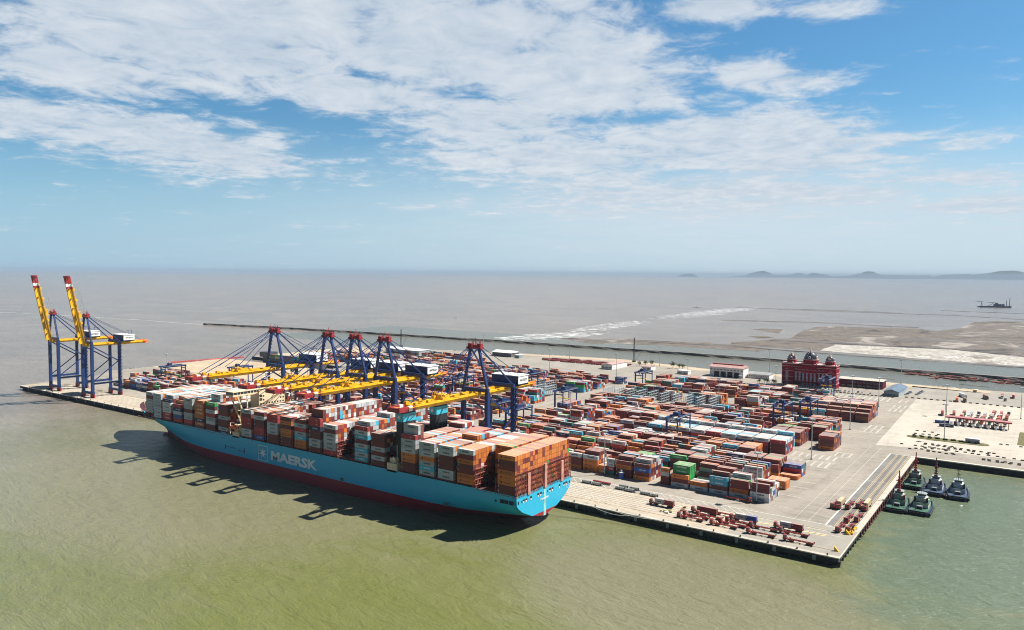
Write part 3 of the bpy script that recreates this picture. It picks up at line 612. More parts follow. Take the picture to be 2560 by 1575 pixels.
# (x_aft, base, tiers, {row range: tiers}, phrase)
ordn = ['zeroth', 'first', 'second', 'third', 'fourth', 'fifth', 'sixth', 'seventh', 'eighth', 'ninth', 'tenth', 'eleventh', 'twelfth', 'thirteenth', 'fourteenth', 'fifteenth', 'sixteenth', 'seventeenth', 'eighteenth', 'nineteenth', 'twentieth', 'twenty-first', 'twenty-second', 'twenty-third', 'twenty-fourth', 'twenty-fifth']
BAYS = [
 ('S1', -158.2, 22.75, 8, [], 'ODDOOODD'), ('S2', -173.2, 22.75, 8, [(0, 6, 0), (7, 22, 8)], ''),
 ('B2', -188.0, 24.6, 7, [], 'GDODDOO'), ('B3', -203.1, 24.6, 7, [(9, 13, 8)], 'GGDDDGG'), ('B4', -218.3, 24.6, 7, [], 'GGGOGLG'),
 ('B5', -233.6, 24.6, 7, [(0, 0, 8), (1, 2, 10), (18, 22, 8)], 'RGGGOODD'), ('B6', -260.2, 24.6, 7, [(0, 9, 7)], 'DDDGDGD'),
 ('B7', -275.6, 24.6, 9, [(0, 0, 8), (1, 7, 9), (8, 22, 10)], 'RGLDGLGL'), ('G8', -290.6, 24.6, 7, [(0, 6, 0), (7, 22, 8)], ''),
 ('B8', -306.2, 24.6, 7, [], 'GDGGGGR'), ('B9', -321.6, 24.6, 10, [(0, 0, 8)], 'RRNDDGGD'), ('B10', -336.8, 24.6, 7, [(9, 16, 5)], 'DGRGLOO'),
 ('B11', -352.4, 24.6, 7, [(8, 17, 5)], 'DODOODD'), ('B12', -367.8, 24.6, 7, [(8, 17, 5)], 'RRGGGDD'), ('B13', -383.2, 24.6, 7, [], 'DGDDRRB'), ('B14', -398.6, 24.6, 7, [], 'GDRRDGG'),
 ('C1', -428.0, 22.3, 8, [(14, 22, 9)], 'DDDGDDGN'), ('C2', -444.8, 22.3, 8, [(2, 5, 10), (6, 9, 9)], 'EDGRGGDD'), ('C3', -460.0, 22.3, 8, [(12, 15, 9)], 'OOOOONOD'),
 ('C4', -475.6, 22.3, 8, [], 'GGGDGGRD'), ('C5', -491.2, 24.6, 7, [(0, 0, 5), (1, 1, 6)], 'RNGBR'), ('C6', -507.0, 24.6, 7, [(0, 0, 6)], 'NWWWRR'),
 ('C7', -521.6, 24.6, 7, [], 'GGGGGGG'), ('C8', -534.6, 27.6, 6, [], 'GDGGGG')]
PAL = {'G': (.47, .50, .52), 'L': (.045, .42, .62), 'D': (.155, .020, .019), 'O': (.60, .175, .028), 'R': (.40, .026, .030), 'B': (.025, .10, .36), 'N': (.012, .028, .10),
       'E': (.025, .33, .075), 'W': (.72, .72, .70), 'K': (.03, .16, .16), 'M': (.22, .065, .038), 'Y': (.55, .42, .22), 'P': (.31, .045, .032), 'Q': (.45, .11, .030)}
CNAME = {'G': 'light grey', 'L': 'sky blue', 'D': 'dark maroon', 'O': 'orange', 'R': 'red', 'B': 'blue', 'N': 'navy', 'E': 'green', 'W': 'white', 'K': 'dark teal', 'M': 'brown', 'Y': 'tan', 'P': 'brick red', 'Q': 'rust orange'}
CONT = []   # dicts: cx, cy, z0, L, col, tier label parts
rc = random.Random(11)
def rcol(w='DDDDDDDDPPMQOOOOOGGGGGLRRBNEWKY'): return rc.choice(w)
HT = 2.896
for bi, (nm, xa, bz, tiers, ov, pc) in enumerate(BAYS):
    aftbias = nm in ('S1', 'S2'); Lb = 12.19 if nm not in ('C7', 'C8') else (12.19 if nm == 'C7' else 10.2)
    for k in range(NROW):
        n_ = tiers
        for a, b_, t_ in ov:
            if a <= k <= b_: n_ = t_
        if nm == 'C8' and k > 20: continue
        for j in range(n_):
            z0 = bz+j*HT
            if k == 0 and pc: c_ = pc[n_-1-j] if n_-1-j < len(pc) else 'D'
            elif aftbias: c_ = rc.choice('OOOOOOOODDPE')
            elif nm in ('B2', 'B3', 'B4'): c_ = rcol('DDPPOOOOOGGGLRWM') if k < 14 else rcol('DDPGGGGLRRW')
            elif nm in ('C1', 'C2', 'C3', 'C4', 'C5', 'C6', 'C7', 'C8') and j >= n_-1: c_ = rc.choice('GGGGWWLYODP')
            else: c_ = rcol('DDDDPPPMMGGGGRLOQW')
            CONT.append(dict(cx=xa-Lb/2, cy=RY(k), z=z0, L=Lb, c=c_, ship=1, bay=bi, row=k, tier=n_-1-j, top=(j == n_-1)))
# specials seen in the second rows
for d in CONT:
    b_ = BAYS[d['bay']][0]
    if b_ == 'B5' and d['row'] == 1: d['c'] = 'GGDGGGGGGG'[d['tier']]
    if b_ == 'B5' and d['row'] == 2: d['c'] = 'M'
    if b_ == 'B9' and d['row'] == 1: d['c'] = 'DDDGRDDGDD'[d['tier']]
    if b_ == 'B7' and d['row'] == 1: d['c'] = 'GDDLDDGDD'[d['tier']]
    if b_ == 'C2' and d['row'] == 2: d['c'] = 'GGDGGGDDDD'[d['tier']]
    if b_ == 'B2' and 1 <= d['row'] <= 6 and d['tier'] < 3: d['c'] = 'O' if rc.random() < .75 else 'D'
# ---- lashing bridges
def lashing(x, z1, y0=-62, y1=-3.2, cols=23, dense=False, z0=22.0):
    b = MB(); st = (y1-y0)/cols; m_ = rust
    for i in range(cols+1): b.box(x-.16, x+.16, y0+i*st-.12, y0+i*st+.12, z0, z1, m_)
    if dense:
        for i in range(cols*2): b.box(x+.1, x+.2, y0+(i+.33)*st/2, y0+(i+.33)*st/2+.14, z0, z1-.6, m_)
    lv = 5 if dense else 4
    for j in range(1, lv+1):
        zz_ = z0+(z1-z0)*j/lv; b.box(x-.7, x+(.2 if dense else .7), y0, y1, zz_-.16, zz_-.02, m_)
        b.box(x+.12, x+.20, y0, y1, zz_+1.0, zz_+1.08, m_)
    for i in range(0, cols, 3 if dense else 5):
        b.bar((x+.2, y0+i*st, z0), (x+.2, y0+(i+1)*st, z0+(z1-z0)*.45), .18, .18, rustl)
        b.bar((x+.2, y0+(i+2)*st, z0), (x+.2, y0+(i+1)*st, z0+(z1-z0)*.45), .18, .18, rustl)
    return b
for nm, xa, bz, tiers, ov, pc in BAYS:
    if nm == 'S1':
        b = lashing(-156.9, 36.2, dense=True)
        for y_ in (-50, -32.5, -13.9): b.box(-157.2, -156.2, y_-1.25, y_+1.25, 22, 34.5 if y_ != -32.5 else 36.5, rustl)
        b.v = [(x-.25 if x > -157.0+.2 else x, y, z_) for x, y, z_ in b.v]
    else: b = lashing(xa+1.45, 22+HT*(4.3 if nm in ('B4', 'B8', 'B2', 'G8') else 3.2))
    SP(b, 'lashing_bridge')
    b = MB(); b.box(xa-12.2, xa, -60.8, -4.4, 21.9, bz-.05, deckm); 
    for k in range(24): b.box(xa-12.2, xa, -62+2.545*k-.1, -62+2.545*k+.1, bz-.35, bz-.02, rust)
    for x_ in (xa-11.9, xa-6.2, xa-.4): b.box(x_-.2, x_+.2, -61.9, -60.8, 22, bz-.1, rust)
    SP(b, 'hatch_cover')
# ---- accommodation block and bridge
acc = MB(); acc.box(-425.2, -414, -58, -7, 22, 30.5, cream); acc.box(-425, -414, -43.6, -19.6, 30.5, 56.2, cream)
acc.box(-422, -414.2, -62.0, -58, 22, 26.2, cream); acc.box(-420.5, -415, -42, -21, 56.2, 58.0, cream)
AC = SP(acc, 'accommodation_block')
b = MB(); b.box(-424.5, -414.5, -66.2, -.4, 53.8, 55.0, cream); b.box(-424.5, -414.5, -66.2, -.4, 57.0, 57.5, cream); b.box(-424.2, -414.9, -65.9, -.7, 55.0, 57.0, glass)
for i in range(23): b.box(-414.95, -414.75, -65.5+i*2.9, -65.2+i*2.9, 55, 57, cream); b.box(-424.3, -424.15, -65.5+i*2.9, -65.2+i*2.9, 55, 57, cream)
SP(b, 'navigation_bridge')
for s_ in (-1, 1):
    for x_ in (-415.2, -423.6):
        b = MB(); b.bar((x_, SY+s_*29.5, 53.8), (x_, SY+s_*20.5, 31), .9, .9, cream); b.bar((x_, SY+s_*20.8, 53.8), (x_, SY+s_*20.8, 30.5), .8, .8, cream); b.bar((x_, SY+s_*29, 43), (x_, SY+s_*21, 43), .4, .4, cream); SP(b, 'wing_brace')
b = MB()
for z_ in (33, 36, 39, 42, 45, 48, 51):
    for y_ in ([-42, -39.5, -23.5, -21] if z_ > 47 else [-42+2.6*i for i in range(9)]): b.box(-414.05, -413.9, y_-.65, y_+.65, z_, z_+1.2, glass)
for z_ in (49.6, 52.2): b.box(-414.1, -413.85, -43.2, -40.8, z_-1.2, z_+.5, glass)
SP(b, 'window')
b = MB()
for a, c_ in (((-419.5, -33.2, 58), (-419.5, -32.7, 70)), ((-418.5, -32.2, 58), (-419.4, -32.6, 70)), ((-420.5, -32.2, 58), (-419.6, -32.6, 70))): b.bar(a, c_, .3, .3, whitep)
for z_, w in ((62, 2.4), (65.5, 3.4), (68.5, 1.6)): b.box(-419.8, -419.2, -32.6-w, -32.6+w, z_, z_+.35, whitep)
b.dome((-417, -27, 58), 1.1, 1.4, whitep); b.dome((-417, -38.5, 58), 1.1, 1.4, whitep); SP(b, 'radar_mast')
b = MB(); b.box(-424.5, -416.5, -62.6, -60.2, 28.4, 30.2, orangem); b.dome((-420.5, -61.4, 30.1), 1.3, 1.1, orangem); b.bar((-424.8, -61.8, 22.5), (-424.8, -61.8, 33), .4, .4, whitep); b.bar((-416.2, -61.8, 22.5), (-416.2, -61.8, 33), .4, .4, whitep); b.bar((-424.8, -61.8, 33), (-416.2, -61.8, 33), .3, .3, whitep); SP(b, 'lifeboat')
# ---- engine casing and two funnels
def octo(x0, x1, y0, y1, c_): return [(x0+c_, y0), (x1-c_, y0), (x1, y0+c_), (x1, y1-c_), (x1-c_, y1), (x0+c_, y1), (x0, y1-c_), (x0, y0+c_)]
fb = mat('funnel_blue', (.035, .42, .55), .45); fdark = mat('funnel_black', (.012, .016, .022), .5)
b = MB(); b.box(-262, -248.5, -50, -14, 22, 31, cream); b.box(-258, -249.5, -62, -56.5, 22, 27.5, cream); b.box(-257, -252, -60.5, -57, 27.5, 30.5, cream); b.bar((-249.2, -61.8, 22), (-249.2, -61.8, 40), .25, .25, cream); b.bar((-259.0, -61.8, 22), (-259.0, -61.8, 36), .2, .2, rust); SP(b, 'engine_casing')
for yc in (-49.6, -17.8):
    f = MB(); f.prism(octo(-256.2, -250, yc-6.4, yc+6.4, .7), 24, 53.2, fdark)
    f.prism(octo(-256.3, -249.9, yc-6.5, yc+6.5, .7), 53.2, 58.4, fb); f.prism(octo(-256.0, -250.2, yc-6.2, yc+6.2, .7), 58.4, 59.6, fdark)
    for i in range(4): f.cyl((-254+i % 2*2, yc-4+i*2.6, 59), (-254+i % 2*2, yc-4+i*2.6, 61.2), .5, .45, fdark)
    fo = SP(f, 'funnel')
    e = MB(); star(e, (-253.2, yc-6.56, 56.1), 2.0, (1, 0, 0), (0, 0, 1), whitep, 7, .4); e.v = [(x-SX, y-SY, z_) for x, y, z_ in e.v]; e.build('emblem', fo)
    e = MB(); put_text(e, 'EEE', 4.6, 1.9, (-249.84, yc+.2, 55.4), (0, 1, 0), (0, 0, 1), mat('funnel_lettering', (.10, .22, .30), .5), .02); e.v = [(x-SX, y-SY, z_) for x, y, z_ in e.v]; e.build('lettering', fo)
# forecastle
b = MB(); b.bar((-575, SY, 28), (-575, SY, 42), .5, .5, cream); b.box(-566, -552, SY-14, SY+14, 22.2, 24.5, rust); b.cyl((-580, -38, 27.3), (-580, -27, 27.3), 1.1, 1.1, cream); SP(b, 'foremast')
b = MB()
for i in range(3): b.box(-552.6-.2*i, -548.6, SY-24, SY+24, 24+1.4*i, 24.3+1.4*i, rust)
b.box(-549, -548.4, SY-26, SY+26, 22, 32, deckm); SP(b, 'breakwater_screen')
# mooring lines
def rope(a, c_, sag, group='mooring lines astern of the ship'):
    b = MB(); a = Vector(a); c_ = Vector(c_); P_ = [a+(c_-a)*(i/14)+Vector((0, 0, -4*sag*(i/14)*(1-i/14))) for i in range(15)]
    for i in range(14): b.bar(P_[i], P_[i+1], .13, .13, whitep)
    return tag(b.build('mooring_line'), 'pale mooring rope sagging from the blue stern to the quay bollards', 'rope', group)
for i, (y_, xe) in enumerate(((-4.6, -66), (-6.5, -81), (-8.7, -96), (-11.3, -111))): rope((-156.9, y_, 19), (xe, 1.0, 5.8), 4+i)
# ================================================================== SHIP TO SHORE CRANES
def make_sts(raised=False, trolley=-30):
    t = T('gantry_crane', 'x', 'crane')
    hw, g = 10.6, 30.6; zt = 60.5
    for sx in (-1, 1):
        for yy in (0, g):
            b = MB(); x = sx*hw; b.box(x-1.35, x+1.35, yy-1.45, yy+1.45, 6.2, zt, navy) if yy == 0 else b.box(x-1.2, x+1.2, yy-1.3, yy+1.3, 6.2, zt+1.5, navy)
            b.box(x-1.3, x+1.3, yy-1.5, yy+1.5, 14.5, 17.5, navy); b.build('leg', t)
            b = MB(); b.box(x-4.6, x+4.6, yy-.55, yy+.55, 2.9, 4.0, redst)
            for i in range(8): b.box(x-4.5+i*1.15, x-3.6+i*1.15, yy-.6, yy+.6, .08, 2.9, redst); b.cyl((x-4.05+i*1.15, yy-.65, .42), (x-4.05+i*1.15, yy+.65, .42), .4, .4, black, 8)
            b.build('wheel_bogie', t)
    for yy in (0, g):
        b = MB(); b.box(-hw-3, hw+3, yy-.9, yy+.9, 4.0, 6.4, navy); b.build('sill_beam', t)
        b = MB(); b.box(-hw-1.2, hw+1.2, yy-1.0, yy+1.0, 60.6, 63.2, navy); b.build('cross_beam', t)
    for sx in (-1, 1):
        x = sx*hw; b = MB(); b.box(x-.8, x+.8, 1.35, g-1.2, 14.6, 16.9, navy); b.box(x+sx*.8, x+sx*2.0, 1.4, g-1.3, 16.9, 17.05, steelg)
        for i in range(10): b.box(x+sx*1.9, x+sx*1.95, 2+i*2.9, 2.06+i*2.9, 17, 18.1, steelg)
        b.box(x+sx*1.9, x+sx*1.96, 1.4, g-1.3, 18.0, 18.1, steelg); b.build('portal_beam', t)
        b = MB(); b.bar((x, 1, 57.5), (x, g-1, 39.5), 1.0, 1.1, navy); b.build('diagonal_brace', t); b = MB(); b.bar((x, 1.3, 18.5), (x, g-1, 39.5), .8, .9, navy); b.build('diagonal_brace', t)
        b = MB(); b.bar((x, 0, 62.5), (sx*3.6, -1, 91.5), 1.5, 1.7, navy); b.build('mast_leg', t)
        b = MB(); b.bar((sx*4.2, 0, 91), (x*.95, g, 63), .85, .9, navy); b.build('back_stay', t)
        b = MB(); b.bar((sx*4.4, 1, 92), (sx*4.2, 58, 62.5), .35, .35, navy); b.build('tie_rod', t)
        b = MB(); b.box(sx*4-.75, sx*4+.75, -3.5, 68, 57.4, 60.5, yellow); b.box(sx*5.6-.5, sx*5.6+.5, -3, 66, 59.4, 59.5, yellow)
        for i in range(24): b.box(sx*6.05, sx*6.1, -2+i*3, -1.93+i*3, 59.5, 60.6, yellow)
        b.box(sx*6.03, sx*6.1, -3, 66, 60.5, 60.6, yellow); b.box(sx*4-.9, sx*4+.9, 62, 68.4, 57.2, 60.8, orangem); b.build('trolley_girder', t)
    b = MB(); b.box(-6.4, 6.4, -2.4, 1.4, 90.6, 92.0, redst); b.box(-5.8, -2.4, -1.6, 1, 92, 94.2, redst); b.box(2.2, 5.6, -1.6, 1, 92, 94.4, redst); b.box(-1.4, 1.2, -1.8, 1, 92, 93.4, redst)
    for x, y, h in ((-5, -1, 97), (-3, .5, 95.6), (0, 0, 98.2), (3, .4, 96.4), (5.2, -1, 97), (1, .2, 96.4), (-1.2, -.5, 96)): b.box(x-.16, x+.16, y-.16, y+.16, 93, h, redst)
    b.box(-6.4, 6.4, -2.45, -2.35, 92.9, 93.05, redst); b.box(-6.4, 6.4, 1.35, 1.45, 92.9, 93.05, redst); b.build('apex_platform', t)
    b = MB()
    for i in range(9): b.box(-hw+.5+i*.76, -hw+2.2+i*.76, -.6, .6, 65+i*2.9, 65.2+i*2.9, navy); b.bar((-hw+1.9+i*.76, 0, 65+i*2.9), (-hw+1.2+i*.76, 0, 67.9+i*2.9), .15, .7, navy)
    [b.box(hw+1.3+i*1.9, hw+1.5+i*1.9, g-1.1+j*2.2, g-.9+j*2.2, .5, 61, navy) for i in (0, 1) for j in (0, 1)]
    for i in range(15): b.bar((hw+2.4, g-1, 2+i*3.9), (hw+2.4, g+1.4, 5.9+i*3.9), .9, .2, navy); b.box(hw+1.3, hw+3.4, g-1, g+1.4, 5.7+i*3.9, 5.85+i*3.9, navy)
    b.build('access_stair', t)
    # machinery house: dark blue front, white roof and gable
    mh = MB(); mh.box(-12, 12, 35.2, 48, 62.4, 68.2, whitep); mh.box(-12.4, 12.4, 34.8, 48.4, 68.2, 68.7, whitep); mh.box(-12.1, 12.05, 35.0, 35.2, 62.4, 68.2, navy); mh.box(-12, 12, 35, 48, 61.2, 62.4, navy)
    for i in range(9): mh.box(12, 12.5, 35.4+i*1.45, 36.1+i*1.45, 61.3, 62.5, black)
    h_ = mh.build('machinery_house', t)
    b = MB(); put_text(b, 'HATECO', 8.6, 1.9, (12.05, 37.6, 64.2), (0, 1, 0), (0, 0, 1), fdark, .04); b.build('lettering', h_)
    b = MB()
    for x in (-6, 2): b.bar((x, 50, 68), (x, 50, 73), .3, .3, navy); b.bar((x-2.5, 50, 72), (x+2.5, 50, 72), .3, .3, navy)
    b.build('flood_light', t)
    bm = MB(); Lb = 77.0
    for sx in (-1, 1):
        bm.box(sx*4-.75, sx*4+.75, -(Lb-14), 0, -3.1, 0, yellow); bm.box(sx*4-.76, sx*4+.76, -Lb, -(Lb-14), -3.1, 0, redst)
        bm.box(sx*4-.79, sx*4+.79, -(Lb-8.2), -(Lb-11.4), -3.12, .02, whitep); bm.box(sx*5.5-.6, sx*5.5+.6, -(Lb-8), -2, -.9, -.8, yellow)
        for i in range(24): bm.box(sx*6.05, sx*6.12, -4-i*3, -3.93-i*3, -.8, .35, yellow)
        bm.box(sx*6.05, sx*6.12, -(Lb-4), -2, .25, .35, yellow)
        for yb in (-24, -36, -62, -50): bm.box(sx*4-1, sx*4+1, yb-1.2, yb+1.2, 0, 1.6, yellow)
    for i in range(7): bm.box(-4, 4, -8-i*11-.5, -8-i*11+.5, -1.6, -.4, yellow)
    bm.box(-5.2, 5.2, -Lb-.8, -Lb+1.4, -3.0, -.2, redst); bm.box(-4.2, 4.2, -34, -30, 0, 2.6, yellow)
    for x in (-3, 3): bm.bar((x, -31, 0), (x, -36, 4.8), .4, .4, yellow); bm.bar((x, -37, 0), (x, -36, 4.8), .4, .4, yellow)
    bo = bm.build('boom', t); bo.location = (0, -3.5, 60.5)
    if raised: bo.rotation_euler = (-R(79), 0, 0)
    st = MB()
    if not raised:
        for sx in (-1, 1):
            st.bar((sx*4.4, -2.2, 91.6), (sx*4.0, -70, 62.4), .42, .42, navy); st.bar((sx*3.6, -2, 91.2), (sx*4, -36, 62.6), .38, .38, navy)
            st.bar((sx*4.2, -2.2, 91.0), (sx*4.1, -52, 66.0), .3, .3, navy)
    else:
        for sx in (-1, 1): st.bar((sx*4.2, -2, 91.6), (sx*4.0, -7.5, 120), .22, .22, steelg); st.bar((sx*3.2, -2, 91.6), (sx*3.6, -12.5, 134), .18, .18, steelg); st.bar((sx*2.2, -2, 92), (sx*2.6, -5, 105), .18, .18, steelg)
    st.build('forestay', t)
    if not raised:
        b = MB(); b.box(-3.3, 3.3, trolley-3, trolley+3, 57.0, 58.2, steelg); b.box(-5.8, -3.5, trolley-1.5, trolley+1.5, 53.6, 56.6, whitep); b.box(-5.9, -3.4, trolley-1.6, trolley-1.45, 54, 56, glass); b.build('trolley', t)
        b = MB(); b.box(-6.1, 6.1, trolley-1.1, trolley+1.1, 47.5, 48.2, yellow); b.box(-1.6, 1.6, trolley-1.3, trolley+1.3, 48.2, 49.6, yellow)
        for x in (-2.4, 2.4): b.bar((x, trolley-.8, 49), (x, trolley-.8, 57), .07, .07, black); b.bar((x, trolley+.8, 49), (x, trolley+.8, 57), .07, .07, black)
        b.build('spreader', t)
    return t
GC = 'ship to shore cranes on the quay'
cr = make_sts(False, 22); cr.location = (-243.3, 10, ZQ); tag(cr, 'lowered blue and yellow gantry crane standing alone behind the two funnels', None, GC)
dup(cr, (-331.5, 10, ZQ), 0, 'nearest of the four lowered cranes standing close together over the midship stacks')
dup(cr, (-363.5, 10, ZQ), 0, 'second nearest of the four close set lowered cranes over the midship stacks')
dup(cr, (-395.5, 10, ZQ), 0, 'third nearest of four lowered cranes, boom over the cream bridge of the ship')
dup(cr, (-464.5, 10, ZQ), 0, 'farthest lowered crane, its yellow boom reaching over the forward container stacks')
cr2 = make_sts(True); cr2.location = (-799.5, 10, ZQ); tag(cr2, 'nearer of the two cranes at the far quay end with boom raised', None, GC)
dup(cr2, (-880, 10, ZQ), 0, 'farther of the two cranes at the far quay end with boom raised')
# ================================================================== YARD GANTRIES
def make_rtg():
    t = T('yard_crane', 'x', 'crane'); w, sp, h = 4.6, 27.0, 22.5
    for sy in (0, sp):
        for sx in (-1, 1):
            b = MB(); b.box(sx*w-.42, sx*w+.42, sy-.5, sy+.5, 1.9, h, navy); b.build('leg', t)
            b = MB(); b.cyl((sx*w-.9, sy-.35, .8), (sx*w-.9, sy+.35, .8), .8, .8, black); b.cyl((sx*w+.9, sy-.35, .8), (sx*w+.9, sy+.35, .8), .8, .8, black); b.box(sx*w-1.9, sx*w+1.9, sy-.5, sy+.5, 1.1, 1.9, navy); b.build('wheel_set', t)
        MB().box(-w-.4, w+.4, sy-.45, sy+.45, 2.2, 3.4, navy).build('sill_beam', t); MB().box(-w, w, sy-.35, sy+.35, h-3, h-2, navy).build('cross_beam', t)
    for sx in (-1, 1):
        b = MB(); b.box(sx*w-.55, sx*w+.55, -3.2, sp+1, h, h+1.9, navy); b.box(sx*(w+1.2)-.4, sx*(w+1.2)+.4, -3, sp+1, h+1.5, h+1.6, steelg); b.box(sx*(w+1.55), sx*(w+1.6), -3, sp+1, h+2.5, h+2.6, steelg); b.build('main_girder', t)
    b = MB(); b.box(-w-.3, w+.3, 6, 10.5, h+1.9, h+2.6, navy); b.box(-2.2, 2.6, 6.4, 10.2, h+2.6, h+4.8, navy); b.box(-4, -2.6, 6.6, 8.6, h-2.2, h+.2, whitep); b.box(-1.2, .6, 7.2, 9.4, h+4.8, h+5.6, steelg); b.build('trolley', t)
    b = MB(); b.box(-6.1, 6.1, 7.2, 9.2, 15.2, 15.8, yellow)
    for x in (-2, 2): b.bar((x, 8.2, 15.8), (x, 8.2, h+1.9), .12, .12, black)
    b.build('spreader', t)
    b = MB(); b.box(-3, 3, -2.4, -.6, 3.2, 5.8, navy); b.box(-w-1.2, -w-.5, -.5, .5, 2, h, navy); b.build('power_house', t)
    return t
GR = 'yard gantry cranes over the stacks'
rt = make_rtg(); rt.location = (-171, 184, ZQ); tag(rt, 'blue yard gantry nearest the camera, among the green and light blue containers', None, GR)
for p, lb in (((-118, 304, ZQ), 'left of two adjoining blue yard gantries at the right of the yard'), ((-103, 338, ZQ), 'right of two adjoining blue yard gantries at the right of the yard'),
    ((-126, 512, ZQ), 'dark blue yard gantry standing in front of the red domed building'), ((-322, 248, ZQ), 'blue yard gantry beside the wide aisle in the middle of the yard'),
    ((-322, 432, ZQ), 'blue yard gantry behind the grey reefer racks, left of the white workshop'), ((-421, 338, ZQ), 'blue yard gantry left of the wide aisle with grey racks beneath'),
    ((-331, 152, ZQ), 'blue yard gantry just behind the right landside leg of the lone crane'), ((-300, 132, ZQ), 'low seen yard gantry right of the lone crane, beside the stern stacks'),
    ((-742, 155, ZQ), 'blue yard gantry on the pale ground left of the farthest lowered crane'), ((-815, 108, ZQ), 'blue yard gantry at the left end of the yard near the raised cranes'),
    ((-560, 176, ZQ), 'yard gantry hidden between the machinery houses of the lowered cranes'), ((-470, 262, ZQ), 'yard gantry seen behind the apex of the lone crane'), ((-600, 330, ZQ), 'distant yard gantry behind the four close cranes')):
    dup(rt, p, 0, lb)
# ================================================================== YARD CONTAINERS
YC = []
def sm(i, k, s_):  # smooth pseudo-random field
    return .5+.25*math.sin(i*.71+k*.23+s_*1.7)+.25*math.sin(i*.33-k*.51+s_*2.9+1.3)
# (y0, rows, x_right, x_left, max tiers, seed, block phrase, palette)
BL = [(73.3, 8, -57, -335, 5, 1), (101.5, 7, -57, -335, 5, 2), (139.4, 8, -57, -335, 4, 3), (167.5, 8, -97, -335, 4, 4), (208.6, 10, -85, -335, 5, 5), (249.2, 10, -57.5, -335, 4, 6),
      (284, 10, -72, -320, 4, 7), (318, 9, -71, -335, 4, 8), (352, 7, -97, -200, 3, 9), (395, 8, -58, -335, 5, 10), (422, 9, -58, -195, 5, 11), (464, 9, -66, -335, 4, 12), (506, 9, -120, -335, 4, 13),
      (73.3, 8, -372, -880, 4, 21), (101.5, 7, -372, -890, 4, 22), (139.4, 8, -372, -905, 4, 23), (167.5, 8, -372, -720, 4, 24), (208.6, 8, -372, -640, 4, 25), (249.2, 8, -372, -620, 5, 26), (284, 8, -376, -600, 5, 27),
      (318, 8, -470, -620, 4, 28), (352, 8, -470, -650, 4, 29), (386, 8, -372, -680, 4, 30), (420, 8, -372, -900, 4, 31), (452, 8, -372, -900, 4, 32), (478, 4, -366, -700, 3, 33), (500, 3, -440, -860, 3, 34), (560, 4, -660, -880, 3, 35), (590, 3, -700, -860, 2, 36)]
FRONT = {0: 'DDWG', 1: 'DDOG', 2: 'LLDG', 3: 'OG', 4: 'ODG', 5: 'OGDD', 6: 'DBDO', 7: 'DODD', 8: 'GGRK', 9: 'OO', 10: 'GOOO', 11: 'GDDO', 12: 'DODO'}
FX = {0: (-57, 12.19), 1: (-70.4, 12.19), 2: (-83.8, 12.19), 3: (-97.2, 12.19), 4: (-110.7, 12.19), 5: (-124.5, 6.06), 6: (-138.8, 12.19), 7: (-152.6, 12.19), 8: (-166.2, 6.06), 9: (-172.9, 6.06), 10: (-179.6, 12.19), 11: (-193.2, 12.19), 12: (-206.8, 12.19)}
ry = random.Random(5)
